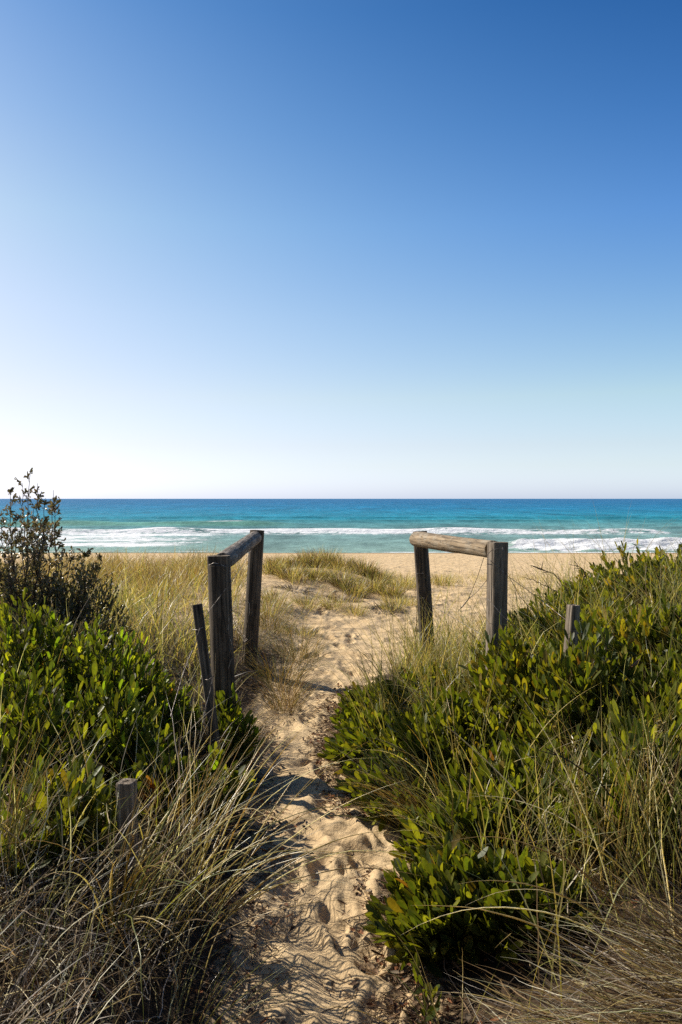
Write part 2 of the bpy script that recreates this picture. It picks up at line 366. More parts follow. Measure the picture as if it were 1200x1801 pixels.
def build_sea():
    ys = []; y = 66.0
    while y < 230: ys.append(y); y += 0.0028 * y
    while y < 34000: ys.append(y); y *= 1.03
    ys = np.array(ys)
    x = 0.0; pos = []
    while x < 26000:
        x += 0.42 if x < 75 else max(0.42, 0.035 * (x - 62)); pos.append(x)
    xs = np.array([-a for a in reversed(pos)] + [0.0] + pos)
    X, Y = np.meshgrid(xs, ys)
    near = 1 - sstep(150, 230, Y)
    Z = np.full_like(X, SEA)
    Z += 0.07 * fbm(X * .18, Y * .6, 4, 41) * near * sstep(76, 84, Y)
    wob = lambda s, a: a * fbm(X * .03, Y * 0, 3, s)
    foamv = np.zeros_like(X)

    def ridge(yc, h, front, back, mask, seed, wobble=2.0):
        nonlocal Z
        c = yc + wob(seed, wobble); d = Y - c
        prof = np.where(d < 0, np.exp(-(d / front) ** 2), np.exp(-(d / back) ** 2))
        Z = Z + h * prof * mask * (0.75 + 0.5 * vnoise(X * .12, Y * 0, seed + 3))
        return d, prof
    # main line of surf
    mk = 1 - sstep(44, 50, X)
    d, pr = ridge(116, 0.72, 1.5, 6.0, 0.35 + 0.65 * mk, 51)
    fm = (pr > 0) * mk * np.where(d < 0, 1 - sstep(1.2, 4.0, -d), 1 - sstep(0.6, 4.5 + 4 * vnoise(X * .1, Y * 0, 66), d))
    foamv = np.maximum(foamv, fm * (.66 + .5 * fbm(X * .10, Y * .6, 5, 67)))
    foamv = np.maximum(foamv, 0.75 * gauss(X, Y, 56, 116, 2.2, 1.5))
    # trailing lace in front of main line
    foamv = np.maximum(foamv, mk * (1 - sstep(0, 9, 113 - Y)) * (Y < 114) * 0.42)
    # wide white water on the left
    ml = 1 - sstep(-24, -8, X + 4 * fbm(Y * .08, X * .05, 3, 71))
    wide = sstep(80, 84, Y + 3 * fbm(X * .08, 0 * Y, 2, 72)) * (1 - sstep(112, 118, Y))
    patch = 0.68 + 0.55 * fbm(X * .10, Y * .30, 5, 73)
    foamv = np.maximum(foamv, ml * wide * patch)
    Z += 0.22 * ml * wide * np.maximum(0, fbm(X * .12, Y * .3, 4, 74))
    # green unbroken swell behind, on the left
    mg = 1 - sstep(-18, -4, X)
    d, pr = ridge(152, 0.75, 3.0, 8.0, 0.25 + 0.75 * mg, 55, 3)
    foamv = np.maximum(foamv, 0.9 * sstep(.62, .75, vnoise(X * .09, Y * 0, 58)) * mg * np.exp(-((d - .3) / 1.0) ** 2))
    # shore break on the right
    mr = sstep(13, 20, X)
    d, pr = ridge(81.5, 1.0, 1.3, 5.0, mr, 61, 1.2)
    f = mr * np.where(d < 0, 1 - sstep(3.5, 6.5, -d), 1 - sstep(4, 9 + 12 * sstep(25, 40, X), d))
    foamv = np.maximum(foamv, f * (0.80 + 0.45 * fbm(X * .2, Y * .5, 4, 62)))
    Z += mr * 0.38 * np.exp(-((d + 2.5) / 3.5) ** 2) * (0.45 + 1.3 * fbm(X * .45, Y * .7, 5, 63))
    # inner small swells
    for yc, h, s in ((92, .16, 81), (99, .2, 82), (106, .15, 83), (135, .35, 84), (175, .4, 85), (205, .45, 86)):
        ridge(yc, h, 1.8, 3, 1.0, s, 3)
    # swash on the sand
    shore = 75.0 - 0.02 * X + 1.2 * fbm(X * .05, Y * 0, 3, 31)
    foamv = np.maximum(foamv, 0.62 * np.exp(-((Y - shore - .6) / .6) ** 2) * (0.4 + vnoise(X * .15, Y * 0, 33)))
    foamv = np.maximum(foamv, 0.34 * fbm(X * .06, Y * .25, 4, 90) * (Y < 112))
    # water colour: shallow aqua over the bank, turquoise, then deep blue
    t = [70, 78, 90, 108, 125, 150, 190, 260, 400, 800, 2500, 30000]
    cr_ = [.25, .22, .20, .18, .13, .09, .030, .020, .016, .018, .026, .05]
    cg_ = [.37, .34, .33, .31, .28, .27, .245, .225, .19, .155, .145, .18]
    cb_ = [.30, .29, .30, .30, .285, .285, .32, .345, .35, .32, .31, .35]
    Yn = Y * (1 + .12 * fbm(X * .01, Y * .015, 4, 95))
    T = np.stack([np.interp(Yn, t, c) for c in (cr_, cg_, cb_)], -1)
    # back-lit thin wave faces are greener
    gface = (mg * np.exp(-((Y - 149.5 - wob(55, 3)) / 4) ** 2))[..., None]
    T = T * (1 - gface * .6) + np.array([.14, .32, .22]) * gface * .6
    Z = np.where(Y < shore - 1, Z - 0.15, Z)
    V = np.stack([X, Y, Z], -1).reshape(-1, 3)
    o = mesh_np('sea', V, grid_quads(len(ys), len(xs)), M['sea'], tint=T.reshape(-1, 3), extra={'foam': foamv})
    tag(o, 'turquoise sea with rows of white breaking surf', 'sea', kind='structure')


# ------------------------------------------------------------------ grass blades
def blades(bag, P, az, tilt, L, bend, width, cols, K=7, sides=2, twist=0.5, rng=RNG, kink=0.0, follow=None):
    """P (n,3) roots; az heading; tilt start angle from vertical; bend added angle along the blade; cols (n,2,3) base/tip colour."""
    n = len(P)
    s = np.linspace(0, 1, K + 1)
    th = tilt[:, None] + bend[:, None] * s[None, :] ** 1.4
    th = np.minimum(th, 2.4)
    wob = rng.normal(0, 1, (n, 1)) * 0.35 * s[None, :] ** 1.5 + (rng.normal(0, 0.10, (n, K + 1)))
    A = az[:, None] + wob * (0.5 + kink)
    D = np.stack([np.sin(th) * np.cos(A), np.sin(th) * np.sin(A), np.cos(th)], -1)
    seg = (L / K)[:, None, None] * D
    C = np.concatenate([np.zeros((n, 1, 3)), np.cumsum(seg[:, 1:], axis=1)], axis=1) + P[:, None, :]
    if follow is not None:   # never sink below the soil
        g = ground(C[..., 0], C[..., 1]) + follow
        C[..., 2] = np.maximum(C[..., 2], np.where(s[None, :] > 0.15, g, C[..., 2]))
    side = np.stack([-np.sin(A), np.cos(A), np.zeros_like(A)], -1)
    nor = norm(np.cross(D, side))
    tw = rng.normal(0, twist, (n, 1, 1))
    W = side * np.cos(tw) + nor * np.sin(tw)
    wp = (0.75 + 0.25 * np.sin(s * np.pi)) * np.clip((1 - s) * 2.2, 0.06, 1) ** 0.8
    hw = (width[:, None] * wp[None, :] * 0.5)[..., None]
    base = cols[:, 0][:, None, :]; tip = cols[:, 1][:, None, :]
    T = base * (1 - s[None, :, None]) + tip * s[None, :, None]
    if sides == 2:
        V = np.stack([C - W * hw, C + W * hw], axis=2)          # n,K+1,2,3
        TT = np.repeat(T[:, :, None, :], 2, axis=2)
        r = np.arange(K)
        q = np.stack([r * 2, r * 2 + 1, r * 2 + 3, r * 2 + 2], -1)
        st = 2 * (K + 1)
    else:
        N2 = nor * np.cos(tw) - side * np.sin(tw)
        V = np.stack([C - W * hw, C + W * hw, C + N2 * hw * 0.9], axis=2)
        TT = np.repeat(T[:, :, None, :], 3, axis=2)
        r = np.arange(K); q = []
        for a, b_ in ((0, 1), (1, 2), (2, 0)):
            q.append(np.stack([r * 3 + a, r * 3 + b_, r * 3 + 3 + b_, r * 3 + 3 + a], -1))
        q = np.concatenate(q); st = 3 * (K + 1)
    Q = (np.arange(n)[:, None, None] * st + q[None]).reshape(-1, 4)
    bag.add(V.reshape(-1, 3), Q, TT.reshape(-1, 3))
    return C


GREEN = np.array([[.13, .18, .035], [.18, .22, .05], [.10, .15, .04], [.22, .24, .05], [.26, .25, .06]])
STRAW = np.array([[.52, .42, .17], [.46, .35, .13], [.62, .52, .28], [.40, .28, .10]])
BROWN = np.array([[.26, .16, .06], [.34, .22, .10], [.17, .11, .05], [.38, .27, .14], [.42, .33, .22]])
GREY = np.array([[.50, .44, .36], [.36, .30, .23], [.62, .56, .47], [.22, .16, .12]])


def pick_cols(n, mix, rng):
    if sum(mix) == 1 and mix[2] == 1:
        return np.array([.05, .038, .028]) * rng.uniform(.5, 2.0, (n, 2, 1))
    return _pick(n, mix, rng)


DARK = np.array([[.06, .042, .026], [.09, .06, .035], [.045, .032, .022]])
PALE = np.array([[.78, .70, .50], [.70, .66, .44], [.82, .76, .60], [.62, .60, .34]])


def _pick(n, mix, rng):
    """mix = weights of (green, straw, brown, grey)"""
    pal = [GREEN, STRAW, BROWN, GREY, DARK, PALE]
    mix = tuple(mix) + (0,) * (6 - len(mix))
    k = rng.choice(6, n, p=np.array(mix) / sum(mix))
    out_ = np.zeros((n, 2, 3))
    for i in range(6):
        m_ = k == i; c = m_.sum()
        if not c: continue
        b_ = pal[i][rng.integers(0, len(pal[i]), c)]
        t = pal[i][rng.integers(0, len(pal[i]), c)]
        if i == 0:
            b_ = b_ * .6 + STRAW[rng.integers(0, 4, c)] * .4
            dryt = rng.random(c)[:, None] < .35
            t = np.where(dryt, STRAW[rng.integers(0, 4, c)], t)
        out_[m_, 0] = b_; out_[m_, 1] = t
    return out_ * rng.uniform(.75, 1.2, (n, 1, 1))


def tussock(x, y, n, L, label, mix=(5, 3, 1, .5), spread=.1, lean=None, tilt=(.05, .55), bend=(.4, 1.3), w=(.0022, .004), K=8, sides=3,
            name='grass_tussock', cat='grass tussock', group=None, mat='grass_near', seed=0, Lvar=.45, kink=0.0, heads=0):
    rng = np.random.default_rng(seed + 1000)
    if y > 5.5 and mat == 'grass_near': mat = 'grass'
    z = float(ground(x, y))
    r = spread * np.sqrt(rng.random(n)); a0 = rng.uniform(0, 2 * np.pi, n)
    px = x + r * np.cos(a0); py = y + r * np.sin(a0)
    P = np.stack([px, py, ground(px, py) - .02], -1)
    az = a0 + rng.normal(0, .5, n)
    if lean is not None:
        la, amt = lean
        vx = np.cos(az) * (1 - amt) + math.cos(la) * amt; vy = np.sin(az) * (1 - amt) + math.sin(la) * amt
        az = np.arctan2(vy, vx)
    Ls = L * (1 - Lvar * rng.random(n))
    ti = rng.uniform(*tilt, n) * (0.35 + .65 * r / spread) + .04; be = rng.uniform(*bend, n)
    bag = Bag()
    C = blades(bag, P, az, ti, Ls, be, rng.uniform(*w, n), pick_cols(n, mix, rng), K, sides, rng=rng, kink=kink, follow=.01)
    if heads:
        sel = rng.choice(n, heads, replace=False); root = C[sel, -2]
        m_ = 26
        PP = np.repeat(root, m_, 0) + rng.normal(0, .006, (heads * m_, 3)) + np.tile(np.linspace(0, .07, m_), heads)[:, None] * np.repeat(norm(C[sel, -1] - C[sel, -2]), m_, 0)
        dirs = np.repeat(np.arctan2(*(C[sel, -1] - C[sel, -2])[:, [1, 0]].T), m_)
        blades(bag, PP, dirs + rng.normal(0, .6, len(PP)), rng.uniform(.6, 1.6, len(PP)), rng.uniform(.012, .022, len(PP)), rng.uniform(0, .5, len(PP)),
               np.full(len(PP), .0022), pick_cols(len(PP), (0, 3, 1, 0), rng), 2, 2, rng=rng)
    o = bag.build(name, M[mat], origin=(x, y, z))
    return tag(o, label, cat, group)


def grass_field(name, label, n, region, dens, L, mix, w=(.003, .005), K=5, tilt=(.05, .6), bend=(.3, 1.2), mat='grass', seed=0, lean=None, kink=0, sides=2, zoff=0.0, cat='grass', mixfun=None, follow=.01):
    """region (x0,x1,y0,y1); dens(x,y)->0..1"""
    rng = np.random.default_rng(seed + 50)
    X = []; Y = []; c = 0
    while c < n:
        x = rng.uniform(region[0], region[1], n * 2); y = rng.uniform(region[2], region[3], n * 2)
        k = rng.random(n * 2) < dens(x, y)
        X.append(x[k]); Y.append(y[k]); c += k.sum()
        if len(X) > 60: break
    x = np.concatenate(X)[:n]; y = np.concatenate(Y)[:n]; n = len(x)
    P = np.stack([x, y, ground(x, y) - .015 + zoff * rng.random(n)], -1)
    # blades radiate out of small clumps
    cl = vnoise(x * 2.6, y * 2.6, 7) * 12.0
    az = np.where(rng.random(n) < .5, cl, rng.uniform(0, 2 * np.pi, n))
    if lean is not None:
        la, amt = lean
        az = np.arctan2(np.sin(az) * (1 - amt) + math.sin(la) * amt, np.cos(az) * (1 - amt) + math.cos(la) * amt)
    hgt = .55 + .9 * vnoise(x * 1.6, y * 1.6, 77)
    Ls = rng.uniform(L[0], L[1], n) * hgt
    cols = pick_cols(n, mix, rng)
    if mixfun is not None:
        alt, prob = mixfun(x, y)
        c2 = pick_cols(n, alt, rng); k = rng.random(n) < prob; cols[k] = c2[k]
    bag = Bag()
    blades(bag, P, az, rng.uniform(*tilt, n), Ls, rng.uniform(*bend, n), rng.uniform(*w, n), cols, K, sides, rng=rng, kink=kink, follow=follow)
    o = bag.build(name, M[mat], origin=(float(x.mean()), float(y.mean()), float(P[:, 2].mean())))
    return tag(o, label, cat, kind='stuff')


# ------------------------------------------------------------------ tubes and leaves
def tubes(bag, C, rad, cols, sides=4):
    """C (n,K,3) centre lines, rad (n,K), cols (n,3)"""
    n, K, _ = C.shape
    D = norm(np.gradient(C, axis=1))
    ref = np.where(np.abs(D[..., 2:3]) > .9, np.array([1.0, 0, 0]), UP)
    S = norm(np.cross(D, ref)); T = np.cross(D, S)
    a = np.arange(sides) / sides * 2 * np.pi
    V = C[:, :, None, :] + rad[:, :, None, None] * (S[:, :, None, :] * np.cos(a)[None, None, :, None] + T[:, :, None, :] * np.sin(a)[None, None, :, None])
    r = np.arange(K - 1)[:, None]; j = np.arange(sides)[None, :]; j2 = (j + 1) % sides
    q = np.stack([r * sides + j, r * sides + j2, (r + 1) * sides + j2, (r + 1) * sides + j], -1).reshape(-1, 4)
    Q = (np.arange(n)[:, None, None] * (K * sides) + q[None]).reshape(-1, 4)
    TT = np.broadcast_to(cols[:, None, None, :], (n, K, sides, 3)).reshape(-1, 3)
    bag.add(V.reshape(-1, 3), Q, TT)


LU = np.array([0, .12, .32, .55, .78, .93, 1.0])
LW = np.array([.10, .42, .78, 1.0, .92, .58, .08]) * .5


def leaves(bag, P, D, Nn, L, W, cols, edge, rng, curl=.12, fold=.12):
    n = len(P); D = norm(D); S = norm(np.cross(D, Nn)); Nn = np.cross(S, D)
    cu = rng.normal(curl, .16, n)[:, None, None]
    u = LU[None, :, None]
    C = P[:, None, :] + D[:, None, :] * (L[:, None, None] * u) + Nn[:, None, :] * (L[:, None, None] * cu * (u ** 2 - .3 * u))
    hw = (W[:, None] * LW[None, :])[..., None]
    fo = rng.normal(fold, .10, n)[:, None, None]
    e1 = C + S[:, None, :] * hw + Nn[:, None, :] * hw * fo * 2
    e2 = C - S[:, None, :] * hw + Nn[:, None, :] * hw * fo * 2
    V = np.stack([e1, C, e2], axis=2)
    T = np.empty((n, 7, 3, 3)); T[:] = cols[:, None, None, :]
    T[:, :, 0] = T[:, :, 0] * .65 + edge[:, None, :] * .35; T[:, :, 2] = T[:, :, 2] * .65 + edge[:, None, :] * .35
    T[:, 6] = T[:, 6] * .5 + edge[:, None, :] * .5
    T[:, :, 1] *= 1.12
    r = np.arange(6)[:, None]; j = np.arange(2)[None, :]
    q = np.stack([r * 3 + j, r * 3 + j + 1, r * 3 + j + 4, r * 3 + j + 3], -1).reshape(-1, 4)
    Q = (np.arange(n)[:, None, None] * 21 + q[None]).reshape(-1, 4)
    bag.add(V.reshape(-1, 3), Q, T.reshape(-1, 3))


LEAFG = np.array([[.036, .054, .013], [.062, .088, .017], [.100, .122, .022], [.145, .155, .028], [.045, .066, .016]])
LEAFB = np.array([[.24, .32, .03], [.17, .27, .03], [.32, .35, .035], [.13, .21, .03]])
LEAFY = np.array([[.19, .19, .032], [.22, .19, .035], [.22, .16, .035], [.16, .18, .03]])


def shrub(x, y, rx, ry, ztop, n, label, leafL=.085, leafW=.025, per=13, seed=0, yellow=.08, name='wattle_shrub', cat='shrub', group='broad-leaved wattle shrubs on the path banks',
          mat='leaf', pal=LEAFG, pal2=LEAFY, bark=(.13, .085, .05), span=.26, overhang=0.0, outx=0.0, power=2.4, low=.45, sparse=1.0, fresh=0.0):
    rng = np.random.default_rng(seed + 200)
    zb = float(ground(x, y)); h = max(ztop - zb, .18)
    root = empty(name, (x, y, zb), label, cat, group)
    if mat == 'leaf': n = max(5, int(n * .92))
    r = np.sqrt(rng.random(n)) * 1.0; a = rng.uniform(0, 2 * np.pi, n)
    cx = x + rx * r * np.cos(a); cy = y + ry * r * np.sin(a)
    lump = 0.72 + .42 * vnoise(cx * 4.6, cy * 4.6, seed + 5)
    H = h * (1 - r ** power * (1 - .30)) * lump
    H *= np.where(rng.random(n) < low, rng.uniform(.35, .95, n), rng.uniform(.88, 1.14, n))
    g = ground(cx, cy)
    tip = np.stack([cx, cy, np.maximum(zb + H, g + .03)], -1)
    ax = norm(np.stack([np.cos(a) * r * .85 * np.sign(rx) + rng.normal(0, .25, n) + outx, np.sin(a) * r * .85 + rng.normal(0, .25, n), np.full(n, 1.0)], -1))
    tl = span * rng.uniform(.7, 1.2, n)
    st = tip - ax * tl[:, None]
    st[:, 2] = np.maximum(st[:, 2], ground(st[:, 0], st[:, 1]) + .01)
    base = np.stack([x + (cx - x) * .55 + rng.normal(0, .03, n), y + (cy - y) * .55 + rng.normal(0, .03, n), np.zeros(n)], -1)
    base[:, 2] = ground(base[:, 0], base[:, 1]) - .03
    s = np.linspace(0, 1, 9)[None, :, None]
    c1 = st; C = (1 - s) ** 2 * base[:, None] + 2 * s * (1 - s) * c1[:, None] + s ** 2 * tip[:, None]
    C += rng.normal(0, .004, C.shape) * np.array([1, 1, .3])
    rad = np.linspace(.0032, .0012, 9)[None, :] * rng.uniform(.7, 1.5, n)[:, None] * (1.0 if leafL > .04 else .8)
    b = Bag(); tubes(b, C, rad, np.array(bark)[None] * rng.uniform(.6, 1.5, (n, 1)), 4)
    b.build('stems', M['bark'], root, origin=(x, y, zb))
    # leaves along the outer part of each twig
    k = np.arange(per)
    t = .38 + .62 * (k[None, :] + rng.random((n, per)) * .8) / per
    if sparse < 1: keep = rng.random((n, per)) < sparse
    else: keep = np.ones((n, per), bool)
    T1 = t[..., None]
    P = (1 - T1) ** 2 * base[:, None] + 2 * T1 * (1 - T1) * c1[:, None] + T1 ** 2 * tip[:, None]
    D0 = norm(2 * (1 - T1) * (c1 - base)[:, None] + 2 * T1 * (tip - c1)[:, None])
    ph = k[None, :] * 2.4 + rng.uniform(0, 6.28, (n, 1)) + rng.normal(0, .3, (n, per))
    ref = norm(np.cross(D0, np.array([.3, .9, .1]))); ref2 = np.cross(D0, ref)
    rad_ = ref * np.cos(ph)[..., None] + ref2 * np.sin(ph)[..., None]
    ang = rng.normal(.72, .22, (n, per)) * (1.15 - .55 * (t - .38) / .62)
    D = D0 * np.cos(ang)[..., None] + rad_ * np.sin(ang)[..., None]
    D[..., 2] += .18
    Nn = D0 * np.sin(ang)[..., None] - rad_ * np.cos(ang)[..., None] + rng.normal(0, .30, D.shape)
    m_ = keep.ravel()
    P = P.reshape(-1, 3)[m_]; D = D.reshape(-1, 3)[m_]; Nn = Nn.reshape(-1, 3)[m_]; nl = len(P)
    tt = t.reshape(-1)[m_]
    Ls = leafL * rng.uniform(.42, 1.18, nl) * (1.1 - .35 * sstep(.85, 1.0, tt)); Ws = leafW * rng.uniform(.75, 1.2, nl) * (1.05 - .2 * sstep(.85, 1, tt))
    c = pal[rng.integers(0, len(pal), nl)] * rng.uniform(.75, 1.3, (nl, 1))
    twy = np.repeat(rng.random(n), per)[m_]
    ky = rng.random(nl) < (yellow + (fresh * (twy < .38)) * 0.8)
    c[ky] = pal2[rng.integers(0, len(pal2), ky.sum())] * rng.uniform(.6, 1.1, (ky.sum(), 1))
    if mat == 'leaf':
        kd = rng.random(nl) < .003
        c[kd] = np.array([.20, .09, .035]) * rng.uniform(.5, 1.2, (kd.sum(), 1))
    edge = c * .5 + np.array([.20, .13, .03]) * .5
    if mat == 'smallleaf': edge = c * 1.1
    lb = Bag(); leaves(lb, P, D, Nn, Ls, Ws, c, edge, rng)
    lb.build('foliage', M[mat], root, origin=(x, y, zb))
    return root


# ------------------------------------------------------------------ fence
def log(name, p0, p1, r0, r1, mat, parent, org, seed, nseg=46, ns=56, cracks=5, flats=(), notch=None, lumps=.03, bow=0.0, capdepth=.004):
    """tapered split log from p0 to p1; flats = ((nx,ny,frac,z0),...) planes that shave its side above z0"""
    rng = np.random.default_rng(seed)
    p0 = np.array(p0, float); p1 = np.array(p1, float); Lg = np.linalg.norm(p1 - p0)
    zs = np.linspace(0, Lg, nseg); zs = np.unique(np.concatenate([zs, [Lg - .002, .002]] + ([[Lg - notch[0] - .001, Lg - notch[0] + .001]] if notch else [])))
    ang = np.arange(ns) / ns * 2 * np.pi
    A, Zz = np.meshgrid(ang, zs)
    rr = r0 + (r1 - r0) * Zz / Lg
    rr = rr * (1 + lumps * fbm(np.cos(A) * 1.3 + 3 * np.sin(A) * .4 + seed, Zz * 3 + seed, 3, seed) + .012 * fbm(A * 5, Zz * 2.2, 3, seed + 4))
    for c in range(cracks):
        ac = rng.uniform(0, 2 * np.pi); z0 = rng.uniform(-.2, .7) * Lg; z1 = z0 + rng.uniform(.35, .9) * Lg
        da = (A - ac - .10 * fbm(Zz * 2.5, A * 0, 3, seed + c) + np.pi) % (2 * np.pi) - np.pi
        rr = rr - rng.uniform(.06, .16) * r0 * np.exp(-(da / rng.uniform(.045, .08)) ** 2) * sstep(z0, z0 + .1, Zz) * (1 - sstep(z1 - .1, z1, Zz))
    endr = np.where((Zz > Lg - .0015) | (Zz < .0015), .975, 1)
    rr = rr * endr
    x = rr * np.cos(A); y = rr * np.sin(A)
    for nx, ny, fr, z0 in flats:
        l = math.hypot(nx, ny); nx /= l; ny /= l
        d = x * nx + y * ny; lim = fr * r0 * (1 + .02 * fbm(Zz * 4, A * 2, 2, seed + 9))
        ex = np.where((d > lim) & (Zz > z0), d - lim, 0); x = x - ex * nx; y = y - ex * ny
    if notch:
        nh, fr, nx, ny = notch; d = x * nx + y * ny
        ex = np.where((Zz > Lg - nh) & (d > fr * r0), d - fr * r0, 0); x = x - ex * nx; y = y - ex * ny
    x = x + bow * np.sin(Zz / Lg * np.pi)
    V = np.stack([x, y, Zz], -1).reshape(-1, 3)
    Q = []
    nr = len(zs)
    r = np.arange(nr - 1)[:, None]; j = np.arange(ns)[None, :]; j2 = (j + 1) % ns
    Q = np.stack([r * ns + j, r * ns + j2, (r + 1) * ns + j2, (r + 1) * ns + j], -1).reshape(-1, 4)
    # end grain: rings closing to the middle
    def cap(row, z, up):
        nonlocal V, Q
        ring = V[row * ns:(row + 1) * ns].copy(); cen = ring.mean(0); prev = np.arange(row * ns, (row + 1) * ns)
        for f in (.75, .5, .25, .02):
            nw = cen + (ring - cen) * f; nw[:, 2] = z + (capdepth * (1 - f) * -1 if up else capdepth * (1 - f)) + rng.normal(0, .0012, ns)
            i0 = len(V); V = np.concatenate([V, nw]); cur = np.arange(i0, i0 + ns)
            q = np.stack([prev, np.roll(prev, -1), np.roll(cur, -1), cur], -1)
            if not up: q = q[:, ::-1]
            Q = np.concatenate([Q, q]); prev = cur
    cap(nr - 1, Lg, True); cap(0, 0, False)
    o = mesh_np(name, V, Q, mat, parent)
    zax = (p1 - p0) / Lg
    import mathutils
    ref = mathutils.Vector((0, 1, 0)) if abs(zax[1]) < .8 else mathutils.Vector((0, 0, 1))
    zv = mathutils.Vector(zax); yv = (ref - zv * ref.dot(zv)).normalized(); xv = yv.cross(zv)
    mt = mathutils.Matrix((xv, yv, zv)).transposed().to_4x4(); mt.translation = mathutils.Vector(p0 - np.array(org))
    o.matrix_local = mt
    bv = 0
    try:
        me = o.data; me.set_sharp_from_angle(angle=R(38))
    except Exception: pass
    return o


def wire(pts, parent, org, r=.0016, sag=0.0, name='wire', label=None, twist=False):
    pts = np.array(pts, float)
    # resample with a little sag and irregular kinks
    seg = []
    for i in range(len(pts) - 1):
        k = max(4, int(np.linalg.norm(pts[i + 1] - pts[i]) / .03)); t = np.linspace(0, 1, k, endpoint=(i == len(pts) - 2))[:, None]
        s_ = pts[i] * (1 - t) + pts[i + 1] * t; s_[:, 2] -= sag * 4 * (t * (1 - t))[:, 0]; seg.append(s_)
    C = np.concatenate(seg)[None]
    b = Bag(); tubes(b, C, np.full(C.shape[:2], r), np.array([[.4, .35, .3]]), 6)
    if twist:
        t = np.linspace(0, 1, len(C[0])) * 40
        C2 = C + (np.stack([np.cos(t), np.sin(t), 0 * t], -1) * r * 1.6)[None]
        tubes(b, C2, np.full(C2.shape[:2], r), np.array([[.4, .35, .3]]), 6)
        for q in range(3, len(C[0]) - 2, 4):   # barbs
            d = np.array([[C[0][q] - [.012, 0, .010], C[0][q] + [.012, .004, .012]]]); d = np.stack([d[:, 0], d.mean(1), d[:, 1]], 1)
            tubes(b, d, np.full((1, 3), r * .9), np.array([[.4, .35, .3]]), 4)
    o = b.build(name, M['wire'], parent, origin=org)
    return o


def build_fences():
    # left rail
    org = np.array([-.70, 4.6, float(ground(-.70, 4.6))])
    f = empty('post_and_rail_fence', org, 'dark weathered rail fence left of the path, on two round posts beside the leaning stake', 'fence', 'post and rail fences flanking the path')
    n0 = at(398, 1275, 4.62); n1 = at(385, 977.5, 4.6)
    log('post', n0 - [0, 0, .25], n1, .070, .066, M['wood_dark'], f, org, 21, cracks=7, notch=(.052, .55, 0, -1), flats=((.25, -1, .86, 0),))
    f0 = at(433, 1210, 6.9); f1 = at(452.5, 932.5, 6.9)
    log('post', f0 - [0, 0, .25], f1, .070, .062, M['wood_dark'], f, org, 22, cracks=6, flats=((.5, -1, .8, .6),))
    log('rail', at(391, 988.5, 4.66), at(449, 945.5, 6.84), .056, .056, M['wood_rail_dark'], f, org, 23, cracks=4, lumps=.06)
    wire([at(404, 997, 4.58), at(406, 1020, 4.56), at(407, 1055, 4.56), at(405, 1075, 4.57)], f, org, .0022)
    wire([at(406, 1024, 4.53), at(385, 1052, 4.52), at(364, 1080, 4.50)], f, org, .0016)
    wire([at(406, 1024, 4.55), at(424, 1000, 5.6), at(442, 968, 6.83)], f, org, .0018)
    wire([at(407, 1074, 4.56), at(413, 1095, 5.0), at(424, 1113, 5.9), at(434, 1128, 6.82)], f, org, .0012, .01, twist=True, name='barbed_wire')
    wire([at(430, 1055, 6.85), at(439, 1061, 6.82), at(439, 1078, 6.80), at(432, 1110, 6.80)], f, org, .0024)
    wire([at(368, 994, 4.52), at(376, 990, 4.50), at(386, 992, 4.50), at(400, 998, 4.52)], f, org, .0018)
    wire([at(403, 1087, 4.54), at(401, 1110, 4.53), at(407, 1130, 4.53), at(407, 1160, 4.54), at(402, 1175, 4.54)], f, org, .0018)
    # right rail
    org = np.array([.95, 4.8, float(ground(.95, 4.8))])
    g = empty('post_and_rail_fence', org, 'fence right of the path, brown rail sloping down to a cracked grey near post', 'fence', 'post and rail fences flanking the path')
    log('post', at(873, 1150, 4.8) - [0, 0, .25], at(877, 953.5, 4.8), .067, .068, M['wood_grey'], g, org, 31, cracks=8, flats=((.35, -1, .72, 0), (-1, -.25, .84, 0), (1, -.2, .86, 0)))
    log('post', at(757, 1165, 7.1) - [0, 0, .25], at(739, 934.5, 7.1), .068, .064, M['wood_dark'], g, org, 32, cracks=6, flats=((-.3, -1, .82, 0),))
    log('rail', at(868, 966.5, 4.86), at(733, 948, 7.0), .054, .066, M['wood_rail'], g, org, 33, cracks=3, lumps=.07, bow=.008)
    wire([at(856, 978, 4.74), at(863, 969, 4.70), at(872, 965.5, 4.70), at(884, 965, 4.70)], g, org, .0018)
    wire([at(884, 962, 4.70), at(885, 968, 4.695)], g, org, .0022, name='staple')
    wire([at(857, 980, 4.74), at(865, 988, 4.71), at(896, 1015, 4.70), at(915, 1050, 4.7), at(935, 1072, 4.7)], g, org, .0018)
    wire([at(896, 1015, 4.70), at(950, 1054, 4.66), at(998, 1092, 4.36), at(1012, 1106, 4.29), at(1042, 1125, 4.5)], g, org, .0018)
    wire([at(851, 981, 4.78), at(840, 1015, 5.2), at(824, 1053, 5.6), at(806, 1075, 5.9)], g, org, .0020)
    wire([at(856, 1021, 4.9), at(840, 1040, 5.2), at(824, 1054, 5.55)], g, org, .0020)
    wire([at(826, 1050, 5.5), at(819, 1061, 5.66), at(811, 1070, 5.85)], g, org, .0026, name='wire_knot', twist=True)
    wire([at(856, 1051, 4.75), at(868, 1064, 4.70), at(885, 1084, 4.66), at(912, 1107, 4.6)], g, org, .0018)
    wire([at(731, 1009, 7.04), at(744, 1008, 7.02), at(758, 1015, 7.03)], g, org, .0022)
    wire([at(735, 1052, 7.04), at(750, 1052, 7.02), at(762, 1066, 7.0), at(800, 1088, 6.2), at(845, 1115, 5.4)], g, org, .0020)
    wire([at(726, 959, 7.02), at(745, 962, 7.0), at(775, 963, 6.9)], g, org, .0020)


